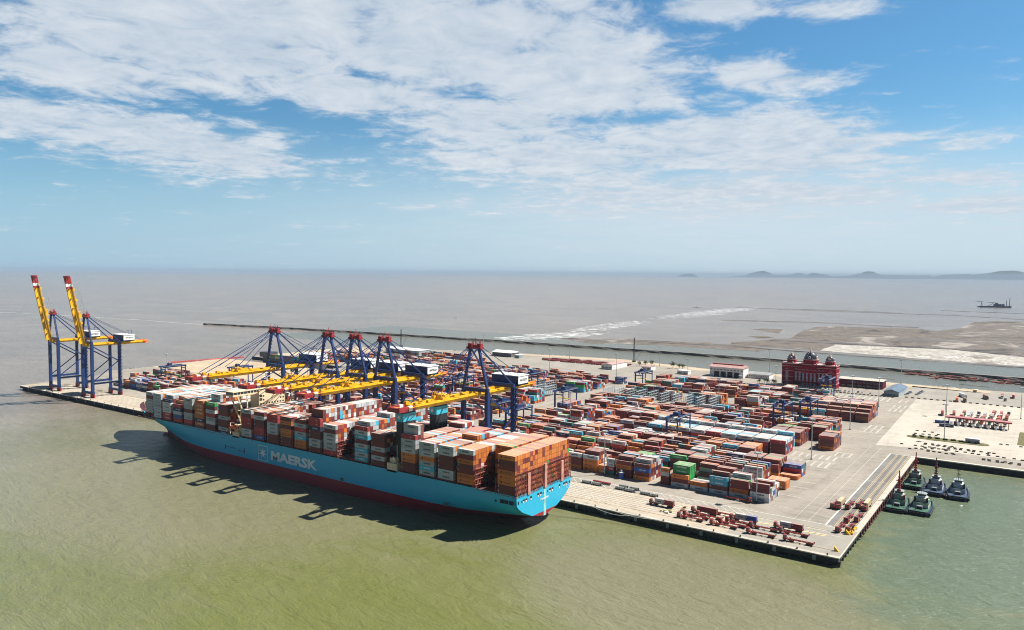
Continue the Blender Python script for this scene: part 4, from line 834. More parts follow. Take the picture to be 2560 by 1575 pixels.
for bi, (y0, rows, xr, xl, mx, seed) in enumerate(BL):
    nslot = int((xr-xl)/13.4)
    for i in range(nslot):
        x1 = xr-13.4*i; L_ = 12.19; two = ry.random() < .10 and not (bi == 0 and i < 14)
        if bi == 0 and i < 13: x1, L_ = FX[i]
        elif bi == 0: x1 = -220.2-13.4*(i-13)
        if x1-L_ < xl-8: continue
        colrun = rcol('DDDDDPMOOOGGGLRBN'); f_ = sm(i, 0, seed)
        if bi > 2 and ry.random() < .06: continue
        cb = ry.choice((2, 3, 3, 3, 4, 4, 4, 5, 5)) if mx > 3 else ry.choice((1, 2, 3))
        for k in range(rows):
            h = cb+ry.choice((-2, -1, -1, 0, 0, 0, 0, 1)); h = h-1 if sm(i*.9, k*1.4, seed) < .3 else h; h = max(0, min(mx, h))
            if seed == 2 and i == 0: h = 2 if k > 2 else 0
            if seed == 3 and i == 0: h = 1 if k < 3 else 3
            if seed == 2 and i in (1, 2, 3): h = 4+(k % 2 == 0)
            if seed == 5 and i < 9: h = 4 if k < 8 else 5
            if seed == 6 and i < 4: h = 4 if k != 6 else 3
            if seed == 10 and i < 6: h = 3+(k > 2)+(k > 5)
            if seed == 11 and i < 4: h = 4+(i == 0)
            if seed == 9: h = 0 if i < 1 else min(h, 3)
            if seed == 12 and i < 10 : h = min(h, 3)
            if bi == 0:
                if k == 0: h = len(FRONT[i]) if i in FRONT else 3
                elif i in (4,): h = (3, 5, 5, 5, 5, 2, 1, 1)[k]
                elif i == 3: h = (2, 2, 2, 0, 0, 3, 5, 5)[k]
                elif i == 0: h = (4, 3, 3, 4, 4, 3, 3, 3)[k]
                elif i in (1,): h = (4, 4, 5, 5, 3, 3, 2, 2)[k]
                elif i in (2,): h = (4, 5, 3, 3, 4, 5, 5, 4)[k]
                elif i in (6, 7): h = (4, 5, 5, 4, 5, 5, 4, 4)[k]
                elif i in (5, 8, 9): h = min(h, 2) if k else h
                elif i == 10: h = (4, 5, 5, 5, 4, 3, 3, 3)[k]
            if seed >= 21 and ry.random() < .10: h = max(0, h-2)
            if two and ry.random() < .5: segs = ((x1, 6.06), (x1-6.13, 6.06))
            else: segs = ((x1, L_),)
            for (xs, ll) in segs:
                for j in range(h):
                    c_ = colrun if ry.random() < .22 else rcol('DDDDDDDDDDPPMMQOOOOOGGGGLRRBNEWK')
                    if bi == 0 and k == 0 and i in FRONT: c_ = FRONT[i][h-1-j]
                    elif bi == 0 and i == 4 and 1 <= k <= 4: c_ = 'E'
                    elif seed == 2 and i in (8, 7) and k < 3 and j == h-1: c_ = 'E'
                    elif seed == 5 and i < 9 and j == h-1: c_ = ry.choice('GGGWLGRG')
                    elif seed == 5 and i < 7: c_ = ry.choice('GLRDDNBGR')
                    elif seed == 2 and i == 1 and k == 0: c_ = 'GGGGG'[j]
                    elif seed == 2 and i == 0 or seed == 3 and i == 0 and k < 3: c_ = 'O'
                    elif seed in (6, 10) and i < 3: c_ = ry.choice('DDDPOMNM')
                    CONT.append(dict(cx=xs-ll/2, cy=y0+k*2.78, z=ZQ+.02+j*HT, L=ll, c=c_, ship=0, bay=bi, slot=i+1, row=k, tier=h-1-j, top=(j == h-1)))
# ---- pick the 300 that show largest from the camera: project the exposed walls, then test the sight line
key = {}
for d in CONT: key[(d['ship'], d['bay'], d.get('slot', 0), round(d['cy'], 1), round(d['z'], 1))] = d
def area(d):
    L_, cx_, cy_, z_ = d['L'], d['cx'], d['cy'], d['z']; tot = 0; hits = []
    nb = lambda dyy, dzz: (d['ship'], d['bay'], d.get('slot', 0), round(cy_+dyy, 1), round(z_+dzz, 1)) in key
    cands = []
    step = 2.545 if d['ship'] else 2.78
    if not nb(-step, 0): cands.append(([(cx_-L_/2, cy_-1.22, z_), (cx_+L_/2, cy_-1.22, z_), (cx_+L_/2, cy_-1.22, z_+HT), (cx_-L_/2, cy_-1.22, z_+HT)]))
    if d['top']: cands.append(([(cx_-L_/2, cy_-1.22, z_+HT), (cx_+L_/2, cy_-1.22, z_+HT), (cx_+L_/2, cy_+1.22, z_+HT), (cx_-L_/2, cy_+1.22, z_+HT)]))
    cands.append([(cx_+L_/2, cy_-1.22, z_), (cx_+L_/2, cy_+1.22, z_), (cx_+L_/2, cy_+1.22, z_+HT), (cx_+L_/2, cy_-1.22, z_+HT)])
    out = []
    for f in cands:
        pp = []
        for p in f:
            v = Vector(p)-CP; w_ = v.dot(fw); pp.append((v.dot(rr)/w_*756.7, v.dot(uu)/w_*756.7))
        a = abs(sum(pp[i][0]*pp[(i+1) % 4][1]-pp[(i+1) % 4][0]*pp[i][1] for i in range(4)))/2
        c_ = Vector([sum(p[i] for p in f)/4 for i in range(3)]); out.append((a, c_, abs(pp[0][0]) < 512))
    return out
bv = []; bf = []
for d in CONT:
    o = len(bv); x0, x1 = d['cx']-d['L']/2, d['cx']+d['L']/2; y0, y1 = d['cy']-1.2, d['cy']+1.2; z0, z1 = d['z'], d['z']+HT-.02
    bv += [(x, y, z_) for z_ in (z0, z1) for y in (y0, y1) for x in (x0, x1)]
    bf += [[o+i for i in q] for q in ((4, 5, 7, 6), (0, 1, 5, 4), (1, 3, 7, 5))]
o = len(bv); bv += [tuple(hull.matrix_world.translation+Vector((SX, SY, 0))*0+Vector((v.co.x+SX, v.co.y+SY, v.co.z))) for v in hull.data.vertices]; bf += [[o+i for i in p.vertices] for p in hull.data.polygons]
for fx in ((-256, -250, -56, -43), (-256, -250, -24, -11), (-425, -414, -44, -20)):
    o = len(bv); bv += [(x, y, z_) for z_ in (24, 57) for y in fx[2:] for x in fx[:2]]; bf += [[o+i for i in q] for q in ((4, 5, 7, 6), (0, 1, 5, 4), (1, 3, 7, 5))]
tree = BVHTree.FromPolygons(bv, bf)
def seen(p):
    v = p-CP; dist = v.length; h = tree.ray_cast(CP, v/dist, dist-.35); return h[0] is None
for d in CONT:
    d['vis'] = 0
    if d['cy'] > 330 or d['cx'] < -620: continue
    for a, c_, inf in area(d):
        if inf and a*1.0 > 1.2 and seen(c_): d['vis'] += a
ind = sorted([d for d in CONT if d['vis'] > 4], key=lambda d: -d['vis'])[:300]
for d in ind: d['ind'] = 1
def corner_cols(me, cols):
    ca = me.color_attributes.new('Col', 'FLOAT_COLOR', 'CORNER'); ca.data.foreach_set('color', cols)
def jit(c_, r_, a):
    q = .78+.44*r_.random(); p = PAL[c_]; f = r_.random()*.10
    return tuple(min(.9, v*q*(1-f)+.22*f) for v in p)+(a,)
# everything else: one mesh
rs = random.Random(3); V = []; F = []; UV = []; CL = []
UQ = [(0, 0), (1, 0), (1, 1), (0, 1)]
for d in CONT:
    if d.get('ind'): continue
    g = .03; x0, x1 = d['cx']-d['L']/2+g, d['cx']+d['L']/2-g; y0, y1 = d['cy']-1.219, d['cy']+1.219; z0, z1 = d['z']+.02, d['z']+HT-.02
    o = len(V); V += [(x0, y0, z0), (x1, y0, z0), (x0, y1, z0), (x1, y1, z0), (x0, y0, z1), (x1, y0, z1), (x0, y1, z1), (x1, y1, z1)]
    al = 0.
    if d['c'] in 'GLW' and rs.random() < .7: al = 1. if d['c'] != 'L' else .35
    elif d['c'] in 'OBREN' and rs.random() < .5: al = .35
    col = jit(d['c'], rs, al)
    for q in ((0, 1, 5, 4), (1, 3, 7, 5), (3, 2, 6, 7), (2, 0, 4, 6), (4, 5, 7, 6)):
        F.append([o+i for i in q]); 
        for i in range(4): UV += UQ[i]; CL += col
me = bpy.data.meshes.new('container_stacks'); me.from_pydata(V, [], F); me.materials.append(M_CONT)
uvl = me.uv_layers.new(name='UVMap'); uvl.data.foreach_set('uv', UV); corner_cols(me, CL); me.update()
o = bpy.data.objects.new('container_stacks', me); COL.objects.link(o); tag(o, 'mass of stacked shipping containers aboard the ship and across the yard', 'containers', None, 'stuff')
# individual container meshes, shared per colour and length
CM = {}
markw = mat('container_mark_white', (.66, .70, .72), .5, 0, .02); markd = mat('container_mark_dark', (.03, .05, .08), .5, 0, .02); markb = mat('container_mark_blue', (.12, .48, .62), .5, 0, .02); marko = mat('container_mark_navy', (.06, .03, .05), .5, 0, .02)
def cbox(L_, col, parts, rods=False):
    v = []; f = []; uv = []; cl = []
    for (x0, x1, y0, y1, z0, z1, u) in parts:
        o_ = len(v); v += [(x, y, z_) for z_ in (z0, z1) for y in (y0, y1) for x in (x0, x1)]
        for q in ((0, 2, 3, 1), (0, 1, 5, 4), (1, 3, 7, 5), (3, 2, 6, 7), (2, 0, 4, 6), (4, 5, 7, 6)):
            f.append([o_+i for i in q])
            for i in range(4): uv += (UQ[i] if u is None else u); cl += col
    return v, f, uv, cl
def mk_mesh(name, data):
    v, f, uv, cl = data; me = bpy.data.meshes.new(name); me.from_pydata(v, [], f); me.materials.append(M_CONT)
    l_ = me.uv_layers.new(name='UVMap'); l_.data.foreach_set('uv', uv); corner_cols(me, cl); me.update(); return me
def cont_mesh(c_, L_, var):
    k = (c_, L_, var)
    if k in CM: return CM[k]
    r_ = random.Random(hash((ord(c_), int(L_*10), var)) & 0xffff); col = jit(c_, r_, 0.); W2 = 1.219; a = L_/2-.03; t_ = .05; H_ = HT-.03
    parts = [(-a+t_, a-.12, -W2+t_, W2-t_, .06, H_-.03, None)]
    for x in (-a, a-.16):
        for y in (-W2, W2-.14): parts.append((x, x+.16, y, y+.14, 0, H_, (.5, .8)))
    for y in (-W2, W2-.1): parts.append((-a+.16, a-.16, y, y+.1, 0, .17, (.5, .8))); parts.append((-a+.16, a-.16, y, y+.1, H_-.12, H_, (.5, .8)))
    for z0, z1 in ((0, .16), (H_-.12, H_)): parts.append((a-.15, a, -W2+.14, W2-.14, z0, z1, (.5, .8)))
    m1 = mk_mesh('shipping_container', cbox(L_, col, parts))
    dp = [(a-.12, a-.05, -W2+.16, -.03, .18, H_-.14, (.3, .5)), (a-.12, a-.05, .03, W2-.16, .18, H_-.14, (.3, .5))]
    gc = tuple(min(.9, q*.6+.18) for q in col[:3])+(0.,)
    m2d = cbox(L_, col, dp); rods = cbox(L_, gc, [(a-.05, a-.005, y-.03, y+.03, .1, H_-.1, (.3, .5)) for y in (-.85, -.38, .38, .85)])
    off = len(m2d[0]); m2 = mk_mesh('door', (m2d[0]+rods[0], m2d[1]+[[i+off for i in q] for q in rods[1]], m2d[2]+rods[2], m2d[3]+rods[3]))
    b = MB(); y_ = -W2-.012; ux = (1, 0, 0); uz = (0, 0, 1)
    if L_ > 8:
        if c_ in 'GW': put_text(b, 'MAERSK', 5.6, .95, (-2.3, y_, 1.0), ux, uz, markd, .04); b.box(-4.9, -3.5, y_, y_+.01, .75, 2.1, markb); star(b, (-4.2, y_-.004, 1.42), .55, ux, uz, markw)
        elif c_ == 'L': put_text(b, 'MAERSK', 5.6, .95, (-2.3, y_, 1.0), ux, uz, markw, .04); star(b, (-4.2, y_, 1.42), .62, ux, uz, markw)
        elif c_ == 'O': put_text(b, 'Hapag-Lloyd', 5.0, .8, (-1.8, y_, 1.0), ux, uz, marko, .02); b.box(-4.1, -2.9, y_, y_+.01, .85, 2.05, marko)
        elif c_ == 'E': put_text(b, 'EVERGREEN', 7.0, 1.0, (-3.4, y_, 1.0), ux, uz, markw, .03)
        elif c_ == 'N' or c_ == 'B': put_text(b, 'CMA CGM', 5.0, .9, (-2.0, y_, 1.0), ux, uz, markw, .03)
        elif c_ == 'R': star(b, (2.4, y_, 1.5), .7, ux, uz, markw, 4, .3)
        else: b.box(-a+.5, -a+.9, y_, y_+.01, 1.5, 2.4, markw)
    else:
        if c_ in 'GWLO': b.box(-1.2, 1.4, y_, y_+.01, 1.0, 1.6, markd if c_ != 'L' else markw)
        else: b.box(-a+.4, -a+.7, y_, y_+.01, 1.6, 2.3, markw)
    me3 = bpy.data.meshes.new('lettering'); me3.from_pydata(b.v, [], b.f)
    for m_ in b.ms: me3.materials.append(m_)
    me3.polygons.foreach_set('material_index', b.mi); me3.update()
    CM[k] = (m1, m2, me3); return CM[k]
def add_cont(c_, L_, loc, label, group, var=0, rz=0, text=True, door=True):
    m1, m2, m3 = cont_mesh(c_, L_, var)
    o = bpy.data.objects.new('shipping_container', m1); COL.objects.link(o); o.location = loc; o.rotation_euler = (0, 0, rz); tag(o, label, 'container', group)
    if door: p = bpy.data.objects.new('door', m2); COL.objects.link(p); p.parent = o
    if text: p = bpy.data.objects.new('lettering', m3); COL.objects.link(p); p.parent = o
    return o
tiern = lambda n: 'topmost' if n == 0 else ordn[n+1]+' from top'
BW = {'S1': 'in the sternmost bay', 'S2': 'in the second bay from stern'}
seq = [b[0] for b in BAYS]
for nm in ('B2', 'B3', 'B4', 'B5'): BW[nm] = 'in bay %s from the stern' % ordn[seq.index(nm)+1]
for nm in ('B6', 'B7', 'G8', 'B8', 'B9', 'B10', 'B11', 'B12', 'B13', 'B14'): BW[nm] = '%s bay ahead of the funnels' % ordn[seq.index(nm)-5]
for nm in ('C1', 'C2', 'C3', 'C4', 'C5', 'C6', 'C7', 'C8'): BW[nm] = '%s bay ahead of the bridge' % ordn[seq.index(nm)-15]
for i, d in enumerate(ind):
    cn = CNAME[d['c']]
    if d['ship']:
        rw = 'near edge' if d['row'] == 0 else 'row %s in' % ordn[d['row']+1]
        lb = '%s container, %s, %s, %s' % (cn, tiern(d['tier']), rw, BW[BAYS[d['bay']][0]]); g = 'containers stacked aboard the ship'
    else:
        xl = BL[d['bay']]; side = 'right' if d['bay'] < 13 else 'left'
        bn = ordn[(d['bay'] if d['bay'] < 13 else d['bay']-13)+1]
        rw = 'front row' if d['row'] == 0 else 'row '+ordn[d['row']+1]
        lb = '%s container, %s, %s, %s block, stack %s from right' % (cn, tiern(d['tier']), rw, bn, ordn[min(25, d['slot'])])
        if d['L'] < 8: lb = 'short '+lb
        if d['bay'] >= 13: lb = lb.replace(' from right', ' left of aisle')
        g = 'containers stacked in the yard'
    letter = d['row'] == 0 or d['tier'] == 0
    add_cont(d['c'], d['L'], (d['cx'], d['cy'], d['z']), lb, g, i % 3, 0, letter or d['c'] == 'E')
# ================================================================== VEHICLES ON THE QUAY
def make_tractor():
    t = T('yard_truck', 'x', 'truck')
    b = MB(); b.box(-1.25, 1.25, -8.6, -6.3, 1.0, 1.9, truckred); b.box(-1.2, 1.2, -8.5, -6.9, 1.9, 3.3, truckred); b.box(-1.1, 1.1, -8.53, -8.47, 2.1, 3.0, glass); b.box(-1.23, 1.23, -8.2, -7.3, 2.2, 3.0, glass)
    b.box(-1.15, 1.15, -6.3, -3.4, .75, 1.1, truckred); b.box(.7, 1.1, -6.6, -6.3, 1.5, 3.6, steelg); b.build('cab', t)
    b = MB()
    for x in (-.62, .62): b.box(x-.14, x+.14, -5.6, 7.6, 1.15, 1.55, truckred)
    for y in (-5.3, -2, 1.2, 4, 7.3): b.box(-1.22, 1.22, y-.16, y+.16, 1.35, 1.6, truckred)
    for y in (-5.3, 7.3): 
        for x in (-1.2, 1.2): b.box(x-.15, x+.15, y-.3, y+.3, 1.3, 2.0, truckred)
    b.box(-1.1, -.7, -1, .6, .5, 1.1, whitep); b.box(-1.0, 1.0, 3.6, 6.9, .9, 1.2, rust); b.build('chassis', t)
    for y in (-7.7, -4.6, -3.5, 3.9, 5.1, 6.3):
        b = MB()
        for s_ in (-1, 1): b.cyl((s_*.75, y, .52), (s_*1.22, y, .52), .52, .52, black, 10)
        b.build('wheel_pair', t)
    return t
GT = 'red yard trucks with skeletal trailers'
tk = make_tractor(); used = [0]
def truck(x, y, rz, label, cont=None, clabel=None):
    if not used[0]: used[0] = 1; o = tk; tk.location = (x, y, ZQ+.02); tk.rotation_euler = (0, 0, rz); tk['label'] = label; tk['group'] = GT
    else: o = dup(tk, (x, y, ZQ+.02), rz, label, GT)
    if cont:
        ca, sa = math.cos(rz), math.sin(rz)
        for (c_, L_, oy), cl_ in zip(cont, clabel):
            px, py = x-sa*oy, y+ca*oy
            add_cont(c_, L_, (px, py, ZQ+1.65), cl_, 'containers on yard truck trailers', 1, rz+math.pi/2, True)
h2 = math.pi/2   # cab toward -x
W_ = -math.pi/2  # truck local -y maps to -x
truck(-108.5, 26.6, W_, 'lone red yard truck carrying a grey and a maroon container near the ship', [('G', 6.06, -1.9), ('D', 6.06, 4.3)], ['short grey container just behind the cab of the lone loaded yard truck', 'short maroon container at the rear of the lone loaded yard truck'])
truck(-81.5, 27.6, W_, 'red yard truck under the long dark maroon container at the left', [('D', 12.19, 1.2)], ['long maroon container on the leftmost truck of the parked group'])
truck(-70.5, 31.5, W_, 'empty red trailer behind the maroon loaded truck, nearest the hatched lane')
truck(-57.8, 27.2, W_, 'red yard truck carrying a navy and a blue container', [('G', 6.06, -1.9), ('B', 6.06, 4.3)], ['short grey blue container behind the cab in the middle of the group', 'short bright blue container at the rear of the middle loaded truck'])
truck(-32.5, 28.4, W_, 'red yard truck carrying a grey and a maroon container at the right', [('G', 6.06, -1.9), ('D', 6.06, 4.3)], ['short grey container behind the cab of the rightmost loaded truck', 'short maroon container at the rear of the rightmost loaded truck'])
for x, y, lb in ((-84, 12.4, 'empty red truck at the left front of the parked group by the quay edge'), (-82.5, 17.2, 'empty red truck just behind the left front truck of the group'), (-76, 21.5, 'empty red truck in front of the long maroon container'),
                 (-63.8, 11.6, 'empty red truck second from left in the row nearest the quay edge'), (-60.4, 16.3, 'empty red truck just behind the second truck of the front row'), (-58, 21.2, 'empty red truck in front of the bright blue container'),
                 (-42.2, 9.9, 'empty red truck third from left in the row nearest the quay edge'), (-44, 20.5, 'empty red truck between the blue and the rightmost loaded trucks'), (-27.7, 21.6, 'empty red truck in front of the rightmost loaded truck'),
                 (-22.2, 10.2, 'empty red truck at the right end of the row nearest the quay edge')): truck(x, y, W_+.02*((x*7) % 3-1), lb)
truck(-74.5, 66.0, -W_, 'empty red truck parked against the foot of the front container row')
truck(-22.3, 93, 0, 'left truck of the pair standing out on the open yard concrete')
truck(-19.0, 92.6, 0, 'right truck of the pair on the open concrete, carrying a cream container', [('Y', 12.19, 1.2)], ['cream container on the truck out on the open yard concrete'])
truck(-14.4, 96.2, 0, 'empty red truck left of the crane track road lanes, farthest row')
truck(-9.6, 102.5, 0, 'empty red truck in the farthest row on the crane track road')
truck(-5.0, 98.6, 0, 'truck on the crane track road carrying a cream container', [('Y', 12.19, 1.2)], ['cream container on the truck beside the tug basin'])
truck(-9.4, 68.5, 0, 'empty red truck, left one of the middle pair on the track road')
truck(-4.9, 73.5, 0, 'empty red truck, right one of the middle pair on the track road')
truck(-9.6, 48.3, 0, 'empty red truck, left one of the nearest pair on the track road')
truck(-5.0, 51.6, 0, 'empty red truck, right one of the nearest pair on the track road')
# wedge shaped rail stops
def wedge(x, y, lb, rz=0):
    b = MB(); b.add([(-.5, 0, 0), (.5, 0, 0), (-.5, 0, 2.6), (.5, 0, 2.6), (-.5, 2.4, 0), (.5, 2.4, 0)], [(0, 1, 3, 2), (0, 2, 4), (1, 5, 3), (2, 3, 5, 4), (0, 4, 5, 1)], yellow)
    o = tag(b.build('rail_stop'), lb, 'rail stop', 'yellow rail stops'); o.location = (x, y, ZQ+.02); o.rotation_euler = (0, 0, rz)
wedge(-4.6, 10, 'yellow wedge shaped rail stop nearest the quay corner', -h2); wedge(-5.2, 40.6, 'yellow wedge shaped rail stop between quay corner and the yellow spreader', -h2); wedge(-10.9, 43.5, 'small yellow rail stop at the foot of the track road', 0)
def frame_obj(x, y, rz, lb, name='container_spreader'):
    t = T(name, lb, 'spreader', (x, y, ZQ+.02), rz, 'yellow spreaders lying on the quay'); b = MB()
    for s_ in (-1, 1): b.box(-5.8, 5.8, s_*.7-.25, s_*.7+.25, .6, 1.15, yellow); b.box(s_*5.6-.3, s_*5.6+.3, -1.2, 1.2, .3, 1.3, yellow)
    b.box(-1.6, 1.6, -1.1, 1.1, 1.1, 2.1, yellow); b.build('frame', t); b = MB()
    for x_ in (-.9, .9): b.cyl((x_, -.5, 2.5), (x_, .5, 2.5), .5, .5, black, 10)
    for x_ in (-5.6, 5.6):
        for y_ in (-1.1, 1.1): b.box(x_-.15, x_+.15, y_-.15, y_+.15, 0, .5, black)
    b.build('sheave', t)
frame_obj(-3.0, 47.5, h2, 'yellow spreader by the quay corner at the end of the track road')
# small loose gear near the lone truck
t = T('mooring_winch', 'pale yellow crane grab gear lying in front of the lone loaded truck', 'grab', (-101, 17.2, ZQ+.02))
b = MB(); ym = mat('pale_yellow', (.62, .55, .28), .5); b.box(-2.4, .4, -.9, .6, .4, 1.3, ym); b.box(.6, 2.6, .2, 1.6, .3, 1.2, ym); b.box(-4.2, -3, -1.6, -.8, .3, 1.2, ym); b.box(-1.2, 1.6, -2.4, -1.6, .3, 1.0, whitep); b.build('frame', t)
b = MB(); b.bar((-2, 0, 1), (2.2, 1, 1.6), .3, .3, black); b.build('arm', t)
t = tag(MB().box(-.8, .8, -.9, .9, 0, .75, mat('brown_timber', (.16, .10, .05), .8)).build('steel_box'), 'small brown box in the short line right of the lone truck', 'box', 'small brown boxes on the apron'); 
line_copies(t, [((x, y, ZQ+.02), .1) for x, y in ((-96, 31.5), (-95.6, 27.5), (-95.2, 25), (-94.8, 20.5), (-93.6, 16.2), (-91.8, 11.2))])
# silver barrel rolls in the hatched lane
sil = mat('silver_cover', (.40, .42, .40), .45, .3, .25, 1.2)
def roll(L_):
    b = MB(); n_ = int(L_/1.6)
    for i in range(n_): b.cyl((-L_/2+i*1.6, 0, 1.05), (-L_/2+i*1.6+1.35, 0, 1.05), 1.0, 1.0, sil, 12); b.cyl((-L_/2+i*1.6+1.35, 0, 1.05), (-L_/2+i*1.6+1.6, 0, 1.05), .85, .85, black, 12)
    b.box(-L_/2, L_/2, -.8, .8, 0, .25, black); return b
for x, y, lb in ((-171.5, 43.2, 'silver ribbed hatch gear roll, front one nearest the ship stern'), (-163.5, 43.0, 'silver ribbed roll, second in the front line from the ship stern'), (-146, 43.3, 'silver ribbed roll, third in the front line from the ship stern'), (-138.5, 42.8, 'silver ribbed roll, rightmost in the front line of rolls'),
                 (-146, 48.6, 'silver ribbed roll, left one behind the front line'), (-138, 48.2, 'silver ribbed roll, right one behind the front line'), (-127.5, 42.4, 'smaller silver drums standing right of the long rolls'), (-121, 41.8, 'rightmost silver drum group before the lone truck')):
    o = tag(roll(7.4 if 'roll' in lb else 5).build('gear_roll'), lb, 'gear roll', 'silver rolls in the hatched lane'); o.location = (x, y, ZQ+.02)
for x, y, lb in ((-166.5, 48.4, 'maroon topped gear rack behind the first silver rolls'), (-159.5, 48.2, 'maroon topped gear rack right of its twin behind the rolls')):
    b = MB(); b.box(-3.2, 3.2, -1, 1, 0, .5, steelg); 
    for i in range(6): b.box(-3.1+i*1.1, -2.3+i*1.1, -.9, .9, .5, 1.5, truckred)
    o = tag(b.build('gear_rack'), lb, 'gear rack', 'maroon gear racks'); o.location = (x, y, ZQ+.02)
b = MB(); b.cyl((0, 0, 0), (0, 0, 4.2), 1.9, 1.9, bluem, 16); b.cyl((0, 0, 4.2), (0, 0, 4.5), 2.0, 2.0, whitep, 16); b.cyl((0, 0, 4.5), (0, 0, 6.0), .7, .7, galv, 10)
o = tag(b.build('storage_tank'), 'blue tank with white lid in front of the maroon container stack', 'tank'); o.location = (-158.5, 68.5, ZQ)
# ================================================================== LIGHT MASTS
def mast(h=32):
    t = T('light_mast', 'x', 'light mast'); b = MB(); b.cyl((0, 0, 0), (0, 0, h), .42, .2, galv, 8); b.box(-.8, .8, -.8, .8, 0, .5, concd); b.build('pole', t)
    b = MB(); b.cyl((0, 0, h-.3), (0, 0, h), 1.7, 1.7, galv, 10)
    for i in range(8): a = i*math.pi/4; b.box(1.9*math.cos(a)-.4, 1.9*math.cos(a)+.4, 1.9*math.sin(a)-.4, 1.9*math.sin(a)+.4, h-.9, h-.2, steelg)
    b.build('lamp_ring', t); return t
GM = 'tall light masts across the terminal'
ml = [((-64.3, 70.2), 'light mast in front of the nearest corner stacks'), ((-172.6, 69.6), 'light mast in front of the second group of nearest stacks'), ((-65, 207.5), 'light mast on the striped lane right of the white container stacks'), ((-65.5, 349), 'light mast on the striped lane right of the middle blocks'),
      ((-67, 501), 'light mast at the far right end of the container blocks'), ((-283, 205.5), 'light mast among low stacks left of the nearest yard gantry'), ((-206, 388), 'light mast at the near edge of the grey reefer racks'), ((-194, 421), 'light mast at the right end of the reefer racks'),
      ((-190, 541), 'light mast in front of the red domed building'), ((-94, 501), 'light mast just right of the far dark blue gantry'), ((-304.5, 541), 'light mast in front of the white workshop'), ((-253.7, 728), 'light mast on the shore left of the red domed building'),
      ((-75.5, 711), 'light mast on the shore right of the slate roofed shed'), ((-412, 690), 'light mast on the shore near the black mast'), ((-407, 536), 'light mast at the far edge of the left stacks'), ((-558, 660), 'light mast behind the parked trailer field'), ((-519, 538), 'light mast in front of the parked trailer field'),
      ((11.1, 351), 'light mast standing in the oval grass island'), ((-1, 489), 'light mast with wide lamp head left of the gate canopy'), ((62.5, 512), 'thick light mast at the right edge of the picture'), ((-760, 690), 'light mast on the far shore behind the lone crane'),
      ((-880, 150), 'light mast near the left end of the yard'), ((-700, 238), 'light mast on the pale fill behind the farthest lowered crane'), ((-640, 300), 'light mast behind the farthest lowered crane machinery house'), ((-1000, 640 - 90), 'light mast at the far left shore')]
m0 = mast()
for i, ((x, y), lb) in enumerate(ml):
    if i == 0: m0.location = (x, y, ZQ); m0['label'] = lb; m0['group'] = GM
    else: dup(m0, (x, y, ZQ), 0, lb, GM)
def lattice(x, y, h, lb, name='drilling_mast'):
    b = MB(); w = 1.3
    for sx, sy in ((-1, -1), (1, -1), (1, 1), (-1, 1)): b.bar((sx*w, sy*w, 0), (sx*.45, sy*.45, h), .3, .3, black)
    for i in range(int(h/3)): q = w*(1-i*3/h*.7); b.bar((-q, -q, i*3), (q, -q, i*3+3), .2, .2, black); b.bar((q, q, i*3), (-q, q, i*3+3), .2, .2, black); b.bar((-q, q, i*3), (-q, -q, i*3+3), .2, .2, black)
    b.box(-2.2, 2.2, -2.2, 2.2, 0, 2.4, concd); b.bar((2, 2, 2), (12, 4, 20), .3, .3, black)
    o = tag(b.build(name), lb, 'mast'); o.location = (x, y, ZQ)
lattice(-467, 712, 40, 'tall black lattice mast on the far shore in the middle'); lattice(-933, 655, 34, 'black lattice mast on the far shore behind the close set cranes')
